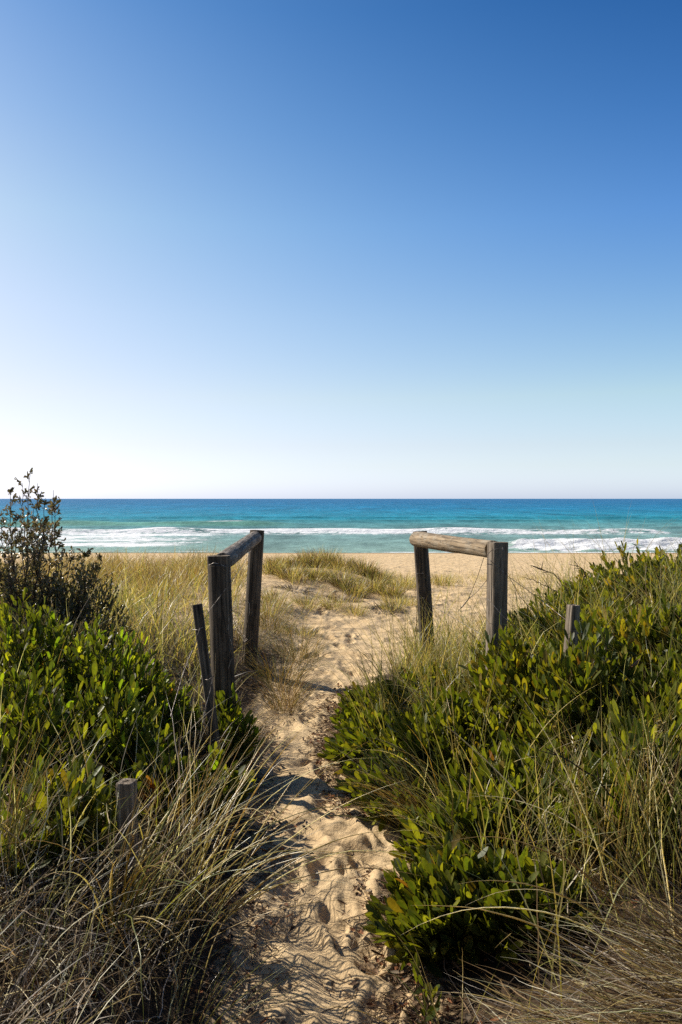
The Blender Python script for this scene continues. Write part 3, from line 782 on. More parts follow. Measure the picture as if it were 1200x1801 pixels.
def stake(name, base, top, w0, w1, mat, label, cat, seed, group=None, rot=.3, wires=None):
    rng = np.random.default_rng(seed)
    org = np.array([base[0], base[1], float(ground(base[0], base[1]))])
    r = empty(name, org, label, cat, group)
    base = np.array(base, float) - [0, 0, .12]; top = np.array(top, float); L = np.linalg.norm(top - base)
    m_ = 10; edge = np.linspace(-1, 1, m_, endpoint=False)
    sq = np.concatenate([np.stack([edge, -np.ones(m_)], -1), np.stack([np.ones(m_), edge], -1), np.stack([-edge, np.ones(m_)], -1), np.stack([-np.ones(m_), -edge], -1)])
    sq = sq / (np.maximum(1, (np.abs(sq) ** 7).sum(1, keepdims=True) ** (1 / 7)))
    ns = len(sq); zs = np.concatenate([np.linspace(0, L - .004, 30), [L]])
    c, s = math.cos(rot), math.sin(rot)
    V = []
    for z in zs:
        w = (w0 + (w1 - w0) * z / L) / 2 * (.95 if z == L else 1)
        d = 1 + .05 * fbm(sq[:, 0] * 6 + seed, sq[:, 1] * 6 + z * 3, 3, seed) - .07 * (vnoise(sq[:, 0] * 9 + sq[:, 1] * 5, np.full(ns, z * .8), seed) > .78)
        xy = sq * w * d[:, None]
        V.append(np.stack([xy[:, 0] * c - xy[:, 1] * s, xy[:, 0] * s + xy[:, 1] * c, np.full(ns, z)], -1))
    V = np.concatenate(V); nr = len(zs)
    rr = np.arange(nr - 1)[:, None]; j = np.arange(ns)[None, :]; j2 = (j + 1) % ns
    Q = np.stack([rr * ns + j, rr * ns + j2, (rr + 1) * ns + j2, (rr + 1) * ns + j], -1).reshape(-1, 4)
    prev = np.arange((nr - 1) * ns, nr * ns); ring = V[prev].copy(); cen = ring.mean(0)
    for fct in (.8, .5, .2, .02):
        nw = cen + (ring - cen) * fct; nw[:, 2] = L + rng.normal(0, .0015, ns) + .004 * (nw[:, 0] / w1)
        i0 = len(V); V = np.concatenate([V, nw]); cur = np.arange(i0, i0 + ns)
        Q = np.concatenate([Q, np.stack([prev, np.roll(prev, -1), np.roll(cur, -1), cur], -1)]); prev = cur
    import mathutils
    z = (top - base) / L; zv = mathutils.Vector(z); ref = mathutils.Vector((0, 1, 0)); yv = (ref - zv * ref.dot(zv)).normalized(); xv = yv.cross(zv)
    o = mesh_np('stake_body', V, Q, mat, r)
    mt = mathutils.Matrix((xv, yv, zv)).transposed().to_4x4(); mt.translation = mathutils.Vector(base - org); o.matrix_local = mt
    try: o.data.set_sharp_from_angle(angle=R(38))
    except Exception: pass
    for w in (wires or []): wire(w, r, org, .0018)
    return r


def twig_thing(pts, r0, r1, label, name='dead_twig', cat='dead twig', side=5, seed=0, colr=(.05, .035, .025), group=None):
    rng = np.random.default_rng(seed)
    pts = np.array(pts, float); k = 14
    t = np.linspace(0, 1, k); tp = np.linspace(0, 1, len(pts))
    C = np.stack([np.interp(t, tp, pts[:, i]) for i in range(3)], -1)
    C[:, 2] += .0 + rng.normal(0, .003, k); C[:, 0] += rng.normal(0, .003, k)
    b = Bag(); tubes(b, C[None], np.linspace(r0, r1, k)[None], np.array([colr]), 6)
    for i in range(side):
        q = rng.integers(4, k - 2); d = norm((C[q + 1] - C[q]) + rng.normal(0, .6, 3) * np.linalg.norm(C[q + 1] - C[q])) * rng.uniform(.03, .09)
        S = C[q] + d * np.linspace(0, 1, 5)[:, None]; tubes(b, S[None], np.linspace(r1 * 1.3, r1 * .6, 5)[None], np.array([colr]), 4)
    o = b.build(name, M['bark'], origin=C[0]); return tag(o, label, cat, group)


# ------------------------------------------------------------------ tall small-leaved shrub
def tall_shrub():
    rng = np.random.default_rng(5)
    Y0 = 5.9; x0 = (70 - 600) / F * Y0; zb = float(ground(x0, Y0)); org = (x0, Y0, zb)
    root = empty('tea_tree_shrub', org, 'tall dark small-leaved shrub whose thin tops rise above the horizon at the left', 'shrub')
    tips = [(54, 826, .0), (66, 850, -.1), (94, 862, .1), (97, 880, .25), (80, 876, -.15), (18, 862, -.1), (40, 850, .15), (28, 905, -.2), (2, 915, .1), (-20, 900, 0), (-60, 880, .1),
            (12, 935, .2), (60, 890, .2), (110, 955, -.1), (130, 962, .1), (150, 972, 0), (180, 985, .1), (170, 1000, -.2), (-40, 940, -.2), (75, 930, -.3), (50, 920, -.35), (100, 975, -.3), (20, 970, -.4)]
    Cs = []; Rd = []; leafP = []; leafD = []
    for (u, v, dy) in tips:
        tip = at(u, v, Y0 + dy); base = np.array([x0 + rng.normal(0, .08) + (u - 70) * .0011, Y0 + rng.normal(0, .08) + dy * .3, zb - .03])
        mid = base * .4 + tip * .6; mid[0] += (tip[0] - base[0]) * .10 + rng.normal(0, .04); mid[2] = base[2] + (tip[2] - base[2]) * .48
        t = np.linspace(0, 1, 15)[:, None]; C = (1 - t) ** 2 * base + 2 * t * (1 - t) * mid + t ** 2 * tip
        C[1:-1] += rng.normal(0, .007, (13, 3)); Cs.append(C); Rd.append(np.linspace(.009, .0016, 15))
        Lb = np.linalg.norm(tip - base)
        for k in range(int(24 * Lb)):
            q = rng.uniform(.3, 1.0) * 13.9; i = int(q); p = C[i] + (C[i + 1] - C[i]) * (q - i) if i < 14 else C[14]
            a = rng.uniform(0, 6.28); el = rng.uniform(.4, 1.1)
            d = np.array([math.cos(a) * math.cos(el) * 1.1, math.sin(a) * math.cos(el) * 1.1, math.sin(el)]); l = rng.uniform(.05, .17) * (1.25 - .07 * i)
            tt = np.linspace(0, 1, 15)[:, None]; S = p + d * l * tt + np.array([0, 0, 1]) * l * .35 * tt ** 2
            Cs.append(S); Rd.append(np.linspace(.0019, .0008, 15))
            for z in range(rng.integers(6, 14)):
                w = rng.uniform(.25, 1.0) * 13.99; j = int(w); pp = S[j] + (S[min(j + 1, 14)] - S[j]) * (w - j)
                leafP.append(pp); leafD.append(norm(d + rng.normal(0, .75, 3)))
    b = Bag(); tubes(b, np.array(Cs), np.array(Rd), np.array([[.07, .045, .035]]) * rng.uniform(.6, 1.4, (len(Cs), 1)), 4)
    b.build('stems', M['bark'], root, origin=org)
    P = np.array(leafP); D = np.array(leafD); n = len(P)
    pal = np.array([[.13, .125, .06], [.17, .15, .075], [.22, .18, .10], [.12, .11, .06], [.26, .18, .11]])
    c = pal[rng.integers(0, 5, n)] * rng.uniform(.7, 1.3, (n, 1))
    lb = Bag(); leaves(lb, P, D, rng.normal(0, 1, (n, 3)), rng.uniform(.022, .038, n), rng.uniform(.009, .015, n), c, c * 1.2, rng)
    lb.build('foliage', M['smallleaf'], root, origin=org)


# ------------------------------------------------------------------ litter
def litter(name, label, n, samp, seed, stick=.4, L=(.02, .06)):
    rng = np.random.default_rng(seed)
    x, y = samp(rng, n); n = len(x)
    P = np.stack([x, y, ground(x, y, fine=True) + .004 + .012 * rng.random(n)], -1)
    k = rng.random(n) < stick; bag = Bag()
    # dry leaves
    m_ = ~k; c = m_.sum(); a = rng.uniform(0, 6.28, c)
    D = np.stack([np.cos(a), np.sin(a), rng.normal(0, .2, c)], -1); Nn = np.stack([rng.normal(0, .35, c), rng.normal(0, .35, c), np.ones(c)], -1)
    pal = np.array([[.22, .13, .07], [.30, .20, .11], [.13, .08, .05], [.35, .27, .18], [.25, .10, .04]])
    cc = pal[rng.integers(0, 5, c)] * rng.uniform(.6, 1.2, (c, 1))
    leaves(bag, P[m_], D, Nn, rng.uniform(*L, c), rng.uniform(.008, .018, c), cc, cc * .8, rng, curl=.3, fold=.3)
    c = k.sum(); a = rng.uniform(0, 6.28, c); l = rng.uniform(.04, .16, c)
    d = np.stack([np.cos(a) * l, np.sin(a) * l, rng.normal(.0, .008, c)], -1)
    C = P[k][:, None] + d[:, None] * np.linspace(-.5, .5, 4)[None, :, None] + rng.normal(0, .003, (c, 4, 3)); C[..., 2] = np.maximum(C[..., 2], ground(C[..., 0], C[..., 1], True) + .002)
    tubes(bag, C, np.repeat(rng.uniform(.0008, .002, c)[:, None], 4, 1), pal[rng.integers(0, 4, c)] * rng.uniform(.5, 1.3, (c, 1)), 3)
    o = bag.build(name, M['litter'], origin=(float(x.mean()), float(y.mean()), float(P[:, 2].mean()))); tag(o, label, 'leaf litter', kind='stuff')


#SCATTER#
build_ground()
build_sea()
build_fences()
stake('leaning_stake', at(388, 1335, 4.3), at(347, 1063, 4.4), .052, .056, M['wood_dark'], 'thin dark wooden stake leaning left, in front of the left fence', 'stake', 41, rot=.2,
      wires=[[at(339, 1107, 4.36), at(348, 1108, 4.33), at(357, 1103, 4.36)], [at(352, 1104, 4.33), at(342, 1135, 4.3), at(322, 1185, 4.2), at(300, 1260, 4.0)],
             [at(361, 1195, 4.30), at(366, 1196, 4.28), at(378, 1188, 4.32)], [at(374, 1192, 4.27), at(370, 1215, 4.25), at(360, 1250, 4.2), at(352, 1300, 4.1)]])
stake('short_marker_stake', at(228, 1575, 3.0), at(223, 1374, 3.0), .064, .062, M['wood_grey'], 'short square grey stake with flat lit top, standing in grass at lower left', 'stake', 42, rot=-.22)
stake('short_marker_stake', at(1000, 1160, 4.33), at(1009, 1064, 4.33), .058, .056, M['wood_grey'], 'short square grey stake poking out of the shrubs right of the right fence', 'stake', 43, rot=.45)

# ---- shrubs on the right bank: x, y, rx, ry, ztop, twigs, label
RS = [
    (2.55, 6.4, .85, .75, -.42, 420, 'topmost shrub of the right bank, its crown nearest to the sea at the right edge'),
    (3.3, 7.4, .8, .8, -.52, 240, 'shrub at the far right edge, behind the topmost shrub of the right bank'),
    (1.85, 6.0, .65, .65, -.70, 320, 'shrub on the right bank skyline where bare dead twigs stick out over the sand'),
    (1.85, 4.9, .60, .60, -.66, 380, 'olive green shrub right of the short square stake on the right bank'),
    (1.38, 5.5, .50, .50, -.92, 260, 'low shrub between the right fence and the short stake on the right bank'),
    (1.00, 4.35, .42, .36, -.775, 260, 'yellowish tipped shrub directly in front of the near post of the right fence'),
    (1.24, 3.98, .45, .36, -.735, 260, 'shrub just below the short square stake on the right bank'),
    (1.62, 3.8, .45, .45, -.74, 240, 'tall shrub at the right edge halfway down the right bank'),
    (.66, 5.5, .42, .42, -1.18, 200, 'low shrub at the foot of the far post of the right fence'),
    (.30, 5.45, .36, .40, -1.27, 190, 'dark shrub with rounded tip bulging over the path below the right fence'),
    (.21, 4.75, .30, .40, -1.34, 190, 'dark low shrub spilling leftmost over the path on the right side'),
    (.62, 4.35, .40, .38, -1.14, 220, 'shrub in the middle of the right bank threaded by green grass'),
    (.28, 4.05, .26, .36, -1.40, 150, 'low dark shrub under the arching grass at the edge of the path'),
    (.80, 3.5, .36, .34, -1.06, 190, 'shrub in the lower middle of the right bank behind the pale straw grass'),
    (1.20, 3.2, .38, .32, -.94, 170, 'shrub behind tall upright grass near the right edge'),
    (.55, 3.3, .30, .28, -1.26, 150, 'small dark shrub above the broad-leaved one at the lower right of the path'),
    (.36, 2.85, .24, .26, -1.30, 130, 'dark broad-leaved shrub leaning over the sand at the lower right of the path'),
    (.62, 2.8, .26, .22, -1.26, 90, 'small shrub half buried in the matted brown grass at the lower right'),
]
for i, (x, y, rx, ry, zt, n, lb) in enumerate(RS):
    big = y < 5.2
    shrub(x, y, rx, ry, zt, n, lb, leafL=.098 if big else .085, leafW=.027 if big else .024, seed=300 + i, yellow=.05 if i > 8 else .20, per=13,
          outx=-.35 if x < .5 else -.1, fresh=.35 if i in (5, 0, 2, 3) else .08)
shrub(.25, 2.42, .07, .07, -1.42, 7, 'tiny seedling with a few broad leaves growing beside the path at the bottom', seed=390, per=5, leafL=.055, leafW=.018, span=.1)

# ---- shrubs on the left bank
LS = [
    (-1.85, 4.7, .55, .50, -.60, 300, 'bright green backlit shrub at the left edge below the tall dark shrub'),
    (-1.36, 4.55, .42, .42, -.76, 280, 'backlit yellow-green shrub between the left edge and the leaning stake'),
    (-1.06, 4.45, .29, .34, -.98, 180, 'glossy green shrub directly left of the leaning stake'),
    (-.62, 4.50, .17, .16, -1.12, 80, 'small green shrub at the foot of the leaning stake'),
    (-1.50, 3.75, .40, .36, -.84, 190, 'shrub at the left edge halfway down, in front of the bright backlit one'),
    (-1.08, 3.75, .32, .30, -.90, 160, 'broad-leaved shrub above the short stake of the left bank'),
    (-.82, 3.55, .24, .24, -1.13, 90, 'open shrub with an orange dead sprig right above the short left stake'),
    (-.60, 3.72, .20, .24, -1.19, 60, 'low leafy shrub on the path edge right of the orange dead sprig'),
    (-1.10, 3.05, .28, .26, -1.02, 120, 'sparse yellowing shrub left of the short square stake'),
    (-1.18, 2.80, .18, .2, -1.10, 60, 'few-leaved shrub at the bottom left edge'),
]
for i, (x, y, rx, ry, zt, n, lb) in enumerate(LS):
    n = int(n * .64)
    shrub(x, y, rx, ry, zt, n, lb, leafL=.072 if y > 4 else .085, leafW=.022 if y > 4 else .026, seed=400 + i, yellow=.08 if i != 8 else .30, fresh=.55 if i < 3 else .15, pal2=LEAFB if i != 8 else LEAFY, per=12 if i < 8 else 9)
# dead orange leaves
shrub(-.80, 3.42, .05, .05, -1.12, 5, 'sprig of dead orange-brown leaves hanging in the shrub above the short left stake', seed=450, per=7, leafL=.07, leafW=.028, name='dead_leaf_sprig', cat='dead sprig', group=None,
      pal=np.array([[.42, .13, .03], [.5, .2, .05], [.25, .08, .03]]), pal2=np.array([[.5, .22, .05]]), span=.12)
tall_shrub()
DK = np.array([[.09, .095, .038], [.13, .13, .055], [.17, .155, .08], [.075, .085, .038], [.20, .15, .09]])
SM = dict(leafL=.030, leafW=.012, per=22, mat='smallleaf', pal=DK, pal2=DK * 1.6, bark=(.07, .05, .04), span=.2, name='small_leaved_shrub', group='dark small-leaved shrubs at the left')
shrub(-2.30, 5.75, .50, .42, -.46, 330, 'dense dark small-leaved shrub around the foot of the tall thin one', seed=460, **SM)
shrub(-1.87, 5.7, .37, .34, -.45, 220, 'dark small-leaved shrub at the right foot of the tall one, against the left dune grass', seed=461, **SM)
shrub(-1.95, 5.2, .55, .35, -.66, 260, 'low dark small-leaved shrub between the tall one and the bright green shrubs', seed=462, **SM)
GG = np.array([[.16, .22, .10], [.20, .26, .14], [.12, .18, .08]])
shrub(-2.38, 5.2, .12, .12, -.50, 90, 'pale grey-green feathery shrub cut by the left edge', seed=463, leafL=.03, leafW=.003, per=26, mat='smallleaf', pal=GG, pal2=GG, name='feathery_shrub', group=None, span=.14)

# ---- dune grass behind
def dens_left(x, y):
    d = sstep(-.75, -1.25, x + .10 * (y - 7)) * (.25 + .9 * sstep(.35, .62, vnoise(x * 1.5, y * 1.5, 17)))
    return d * sstep(5.6, 6.6, y) * (1 - sstep(16, 17.5, y))
brown_crest = lambda x, y: ((.5, 2, 6, .3), .12 + .75 * sstep(9.5, 13, y + 2 * vnoise(x, y, 3)) * sstep(-.2, -1.3, x))
grass_field('dune_grass', 'green and straw coloured grass covering the dune left of the fence', 13000, (-6.2, -.6, 5.6, 17.5), dens_left, (.30, .56), (9, 3, .8, .2), w=(.0045, .0065), K=5, seed=1, mixfun=brown_crest, lean=(-.3, .15))
def dens_fore(x, y):
    e = gauss(x, y, -.1, 14.6, 1.9, 1.5) * .9 + gauss(x, y, -1.1, 12.5, .7, 1.6) * .6 + gauss(x, y, -1.0, 9.5, .45, 1.3) * .6 + gauss(x, y, .15, 11.2, .8, .35) * .3
    return e * sstep(.50, .70, vnoise(x * 1.7, y * 1.7, 23))
grass_field('dune_grass', 'sparse short straw-coloured grass tufts on the low dune between the two fences', 2000, (-3, 2.6, 8, 18.5), dens_fore, (.14, .32), (4, 4, 3, .3, 1), w=(.0035, .0055), K=4, seed=2)
def dens_sp(x, y):
    return (gauss(x, y, 2.9, 13.5, 1.3, 1.8) * .5 + gauss(x, y, 4.6, 19, 2.2, 2) * .45 + gauss(x, y, 1.6, 9.2, .7, .9) * .9 + gauss(x, y, 2.2, 17, .5, 1) * .6) * sstep(.45, .65, vnoise(x * 1.7, y * 1.7, 29))
grass_field('dune_grass', 'thin scattered grass on the sand behind the right fence', 1700, (.8, 8, 8, 24), dens_sp, (.14, .34), (3, 5, 1, .3), w=(.003, .005), K=4, seed=3)
def dens_rb(x, y):
    dl, dr = path_dist(x, y); return sstep(.12, .4, dr) * (.25 + .75 * sstep(.4, .6, vnoise(x * 2.2, y * 2.2, 37)))
grass_field('bank_grass', 'thin green and straw grass blades threading through the shrubs of the right bank', 3900, (.0, 2.6, 2.3, 7.2), dens_rb, (.42, .85), (11, 2, 1, .3, .6, .5), w=(.0030, .0048), K=8, seed=4, tilt=(.02, .5), bend=(.2, 1.2), lean=(2.7, .2), kink=.4)
grass_field('bank_grass', 'green fringe of fine grass around the foot of the right fence posts', 1500, (.45, 1.9, 5.8, 7.6), lambda x, y: np.ones_like(x) * sstep(.1, .5, path_dist(x, y)[1]), (.25, .48), (7, 3, 1, .3), w=(.0025, .004), K=6, seed=14)
def dens_lb(x, y):
    dl, dr = path_dist(x, y); return sstep(.10, .35, dl)
grass_field('bank_grass', 'thin dry stalks threading through the shrubs of the left bank', 820, (-2.0, -.35, 2.5, 5.6), dens_lb, (.25, .62), (5, 3, 2, 1, 2, 2), w=(.003, .0045), K=8, seed=5, tilt=(.02, .7), bend=(.1, 1.0), kink=.5)
grass_field('dead_grass', 'tangled dead grey and brown grass at the bottom left of the path', 1900, (-1.45, -.38, 1.75, 3.3), dens_lb, (.12, .36), (.8, 1, 3, 1.5, 6, 1.6), w=(.0025, .0042), K=8, seed=6, tilt=(.3, 1.5), bend=(.2, 1.3), mat='dry', kink=1.2, zoff=.10, cat='dead grass')
def dens_rm(x, y):
    dl, dr = path_dist(x, y); return sstep(.18, .5, dr)
grass_field('dead_grass', 'thick mat of brown dead grass combed towards the path at the bottom right', 2300, (.50, 1.6, 1.75, 2.20), dens_rm, (.22, .46), (.8, 3, 6, 2, 3, 2), w=(.0022, .0040), K=10, seed=7, tilt=(1.0, 1.5), bend=(.0, .8), lean=(3.15, .6), mat='dry', kink=1.2, zoff=.10, cat='dead grass')
grass_field('dead_grass', 'fine dead thatch lying under the shrubs of the right bank', 2600, (.1, 2.0, 2.3, 5.5), dens_rb, (.15, .40), (1, 1.5, 4, 2, 4, 1), w=(.002, .0035), K=7, seed=8, tilt=(.6, 1.5), bend=(.2, 1.0), mat='dry', kink=1.0, zoff=.08, cat='dead grass')
grass_field('dead_grass', 'fine dead thatch lying under the shrubs of the left bank', 2600, (-2.0, -.45, 3.2, 5.8), dens_lb, (.15, .40), (1, 1, 4, 2, 5, 1), w=(.002, .0035), K=7, seed=9, tilt=(.6, 1.5), bend=(.2, 1.0), mat='dry', kink=1.0, zoff=.06, cat='dead grass')

# ---- single tussocks near the camera
G1 = 'grass tussocks beside the path'
tussock(-.74, 2.68, 54, .84, 'large green and yellow tussock below the short left stake, blades arching to the path', (8, 4, .6, .2, 1, 2.2), .09, lean=(.35, .42), tilt=(.1, .9), bend=(.5, 1.8), w=(.0038, .0068), K=12, group=G1, seed=1)
tussock(-.52, 2.90, 46, 1.08, 'tussock of long pale blades sweeping right over the path, beside the short left stake', (3, 4, .6, .6, 1, 4.5), .08, lean=(.45, .5), tilt=(.15, 1.0), bend=(.3, 1.5), w=(.0036, .0064), K=12, group=G1, seed=2)
tussock(-.46, 2.30, 34, .46, 'dark green tussock at the bottom edge, left of the sand, reaching low across it', (9, 2, 1, 0), .07, lean=(.1, .45), tilt=(.3, 1.1), bend=(.3, 1.4), w=(.0025, .0040), K=12, group=G1, seed=3)
tussock(-.98, 2.40, 120, .55, 'drooping tussock of silvery dead grass at the bottom left corner', (.3, 1, 2, 3, 5, 4), .12, tilt=(.4, 1.1), bend=(.8, 1.6), w=(.0018, .0032), K=12, group=G1, mat='dry', seed=4, lean=(3.6, .25))
tussock(-1.18, 2.7, 60, .85, 'tall upright green tussock cut by the left edge', (8, 2, 1, 0), .08, tilt=(.02, .35), bend=(.1, .8), w=(.003, .0048), K=10, group=G1, seed=5)
tussock(-.66, 3.3, 45, .62, 'thin straw tussock behind the short left stake', (2, 6, 2, 2), .07, tilt=(.05, .6), bend=(.2, .9), K=10, group=G1, seed=6, lean=(.2, .3))
tussock(.98, 2.95, 60, .80, 'tall straw-coloured tussock standing upright in the lower right bank', (3, 5, 1, .5, 1, 2), .09, tilt=(.02, .30), bend=(.1, .7), w=(.0026, .0045), K=10, group=G1, seed=7, heads=6)
tussock(1.14, 2.85, 70, .85, 'tall blue-green upright tussock near the right edge', (10, 1, .5, 0, 1, .6), .10, tilt=(.02, .28), bend=(.05, .5), w=(.003, .0045), K=10, group=G1, seed=8)
tussock(.72, 4.9, 190, .52, 'fine bright green tussock on the right bank below the far post', (8, 3, 1, .3), .20, tilt=(.05, .6), bend=(.3, 1.1), K=9, group=G1, seed=9, lean=(2.4, .3))
tussock(.42, 3.75, 130, .62, 'tussock with blades streaming left over the dark shrubs in the middle of the right bank', (6, 3, 2, .5, 1, 2), .12, tilt=(.3, 1.0), bend=(.4, 1.1), K=11, group=G1, seed=10, lean=(3.0, .65))
tussock(.62, 3.15, 95, .60, 'arching yellow tussock above the brown matted grass on the right', (3, 4, 2, .5, 2, 2), .12, tilt=(.2, .9), bend=(.5, 1.4), K=11, group=G1, seed=11, lean=(2.9, .4))
tussock(1.15, 2.08, 200, .66, 'big brown-gold tussock flopping left from the bottom right corner', (.6, 4, 6, 1, 3, 2.5), .16, tilt=(.9, 1.35), bend=(.1, .5), K=12, w=(.0025, .0045), group=G1, seed=12, lean=(3.15, .8), mat='dry')
tussock(.30, 2.25, 18, .50, 'few green blades leaning left over the sand at the bottom centre', (8, 3, 1, 0), .05, tilt=(.3, 1.2), bend=(.2, 1.3), K=11, group=G1, seed=13, lean=(3.3, .45))
tussock(-.60, 2.66, 22, 1.05, 'few extra long pale blades arching over the path in front of the short left stake', (3, 2, 0, 0, 0, 5), .10, tilt=(.2, 1.0), bend=(.5, 1.7), w=(.0045, .0070), K=14, group=G1, seed=30, lean=(.5, .55), Lvar=.3)
tussock(1.05, 2.55, 34, .95, 'few long yellow blades arching left above the brown mat at the lower right', (3, 5, 2, 0, 0, 3), .22, tilt=(.2, 1.1), bend=(.4, 1.4), w=(.004, .0065), K=14, group=G1, seed=31, lean=(3.0, .5), Lvar=.3)
tussock(.62, 3.9, 60, .85, 'long fine green blades rising from the middle of the right bank', (9, 3, 0, 0, 0, 2), .25, tilt=(.05, .7), bend=(.3, 1.2), w=(.0035, .005), K=12, group=G1, seed=32)
tussock(.85, 4.6, 70, .75, 'fine green and straw blades in front of the near post of the right fence', (7, 4, 0, 0, 0, 2), .25, tilt=(.05, .7), bend=(.3, 1.2), w=(.0035, .005), K=12, group=G1, seed=33)
# around the left fence
tussock(-.66, 5.0, 150, .42, 'bleached dry tussock between the two posts of the left fence', (.5, 5, 2, 5), .13, tilt=(.3, 1.2), bend=(.5, 1.3), K=9, group=G1, seed=14, lean=(.2, .4), mat='dry')
tussock(-.72, 4.72, 170, .40, 'bleached arching tussock covering the foot of the near left fence post', (1, 6, 1, 4), .12, tilt=(.3, 1.2), bend=(.5, 1.3), K=9, group=G1, seed=24, lean=(.2, .4), mat='dry')
tussock(-.42, 5.9, 170, .42, 'brown-based tussock on the path edge right of the left fence', (3, 5, 5, .5), .12, tilt=(.1, .9), bend=(.3, 1.2), K=8, group=G1, seed=15)
tussock(-.50, 6.6, 200, .52, 'full straw-green tussock right behind the far post of the left fence', (6, 5, 1, .5), .17, tilt=(.1, .9), bend=(.3, 1.3), K=8, group=G1, seed=16, lean=(.1, .25))
tussock(-.42, 7.6, 200, .50, 'rounded green tussock further along the path beyond the left fence', (7, 4, 1, .3), .20, tilt=(.1, .9), bend=(.3, 1.2), K=7, group=G1, seed=17)
tussock(-.80, 8.6, 220, .48, 'yellow-green tussock seen just right of the far left post, halfway to the dune', (6, 4, 2, .3), .25, tilt=(.1, .8), bend=(.3, 1.1), K=7, group=G1, seed=18)
tussock(-1.0, 7.4, 220, .50, 'green tussock seen between the two posts of the left fence', (7, 4, 1, .3), .25, tilt=(.1, .8), bend=(.3, 1.1), K=7, group=G1, seed=19)
# tussocks on the foredune
G2 = 'grass tussocks on the low dune between the fences'
ORD = ['first', 'second', 'third', 'fourth', 'fifth', 'sixth', 'seventh', 'eighth']
crest = [(490, 15.2, .40), (520, 15.4, .34), (545, 15.5, .50), (572, 16.0, .62), (600, 15.3, .45), (640, 15.0, .50), (668, 14.8, .38)]
for i, (u, Y, L) in enumerate(crest):
    x = (u - 600) / F * Y
    tussock(x, Y, 420, L * .95, f'{ORD[i]} tussock from the left along the crest of the low dune between fences', (6, 1.5, 5, .1, 4), .20, tilt=(.03, .65), bend=(.1, .9), w=(.005, .008), K=5, sides=2, group=G2, seed=40 + i)
mid = [(478, 13.4, .40), (510, 12.9, .42), (556, 13.2, .40), (600, 13.0, .42), (622, 12.6, .40), (655, 13.2, .50), (690, 12.8, .38)]
for i, (u, Y, L) in enumerate(mid):
    x = (u - 600) / F * Y
    tussock(x, Y, 300, L, f'{ORD[i]} tussock from the left in the middle row of the low central dune', (7, 3, 3.5, .1, 3), .18, tilt=(.08, .9), bend=(.2, 1.0), w=(.0045, .007), K=5, sides=2, group=G2, seed=50 + i)
low = [(482, 10.4, .36), (540, 10.7, .26), (585, 10.9, .28), (625, 10.6, .26), (690, 11.0, .22), (470, 9.3, .42), (530, 8.9, .22)]
lowl = ['brownish tussock at the left foot of the low dune, beside the far left post', 'small tussock left of centre at the foot of the low dune', 'small tussock at the middle of the dune foot, left of the darker one', 'small green-tipped tussock right of centre at the foot of the low dune',
        'tiny tussock right of the blackened clumps at the dune foot', 'tall reddish tussock close behind the far left post', 'tiny tuft alone on the sand before the low dune']
for i, (u, Y, L) in enumerate(low):
    x = (u - 600) / F * Y
    tussock(x, Y, 200, L, lowl[i], (6, 4, 3, .2, 2), .15, tilt=(.1, 1.0), bend=(.2, 1.0), w=(.003, .005), K=5, sides=2, group=G2, seed=60 + i)
for i, (u, Y, L, lb) in enumerate([(715, 14.0, .42, 'yellow-green tussock right at the left side of the far right post'), (775, 15.0, .34, 'yellow tussock seen framed between the two posts of the right fence'), (705, 11.8, .24, 'short tussock at the right end of the low dune beside the sand path')]):
    tussock((u - 600) / F * Y, Y, 300, L, lb, (6, 5, 1, .2, 1), .26, tilt=(.05, .7), bend=(.2, .9), w=(.0035, .0055), K=5, sides=2, group=G2, seed=70 + i)
crl = [(205, 12.6, .50, 'green-topped brown tussock on the left dune skyline, nearest the dark shrub'), (255, 12.4, .52, 'big brown tussock on the left dune skyline, second from the dark shrub'), (300, 12.8, .54, 'tallest brown tussock on the left dune skyline, in the middle'),
       (335, 12.2, .46, 'brown tussock on the left dune skyline, just left of the near fence post'), (376, 13.2, .50, 'greenish tussock on the left dune skyline directly above the near fence post'), (280, 10.2, .48, 'brown tussock below the skyline, halfway down the left dune')]
for i, (u, Y, L, lb) in enumerate(crl):
    tussock((u - 600) / F * Y, Y, 480, L * .92, lb, (2.5, 3, 6, .2) if 'brown' in lb else (6, 3, 2, .2), .34, tilt=(.05, .6), bend=(.2, .9), w=(.004, .006), K=6, sides=2, group='tussocks on the left dune', seed=90 + i)
for i, (u, Y, lb) in enumerate([(608, 11.9, 'blackened dead clump at the middle of the low dune'), (680, 10.9, 'blackened dead clump at the right foot of the low dune, next to the path'), (515, 11.6, 'flat blackened dead clump on the left slope of the low dune')]):
    tussock((u - 600) / F * Y, Y, 160, .24, lb, (0, 0, 1, 0), .22, tilt=(.6, 1.4), bend=(.3, 1.4), w=(.005, .009), K=5, sides=2, group='blackened dead clumps on the low dune', name='dead_clump', cat='dead clump', mat='dry', seed=80 + i, kink=1)
# dead twigs over the right bank
twig_thing([at(885, 1045, 6.2), at(868, 1010, 6.2), at(850, 997, 6.2)][::1] if False else [at(1018, 1045, 5.8), at(1030, 1008, 5.8), at(1010, 986, 5.8)], .004, .0022, 'upright dark dead twig sticking out of the right bank skyline', seed=1, side=3)
twig_thing([at(1000, 1040, 6.0), at(975, 1010, 6.1), at(935, 994, 6.2)], .004, .003, 'dark dead twig bent left over the sand at the right bank skyline', seed=2, side=5)
twig_thing([at(990, 1046, 6.0), at(950, 1025, 6.0), at(918, 1014, 6.0)], .0035, .002, 'lower thin dead twig pointing left at the right bank skyline', seed=3, side=2)
twig_thing([at(1110, 1440, 2.9), at(1050, 1368, 2.9), at(960, 1316, 2.9)], .004, .002, 'dark dead twig lying across the leaves in the middle right bank', seed=4, side=3)

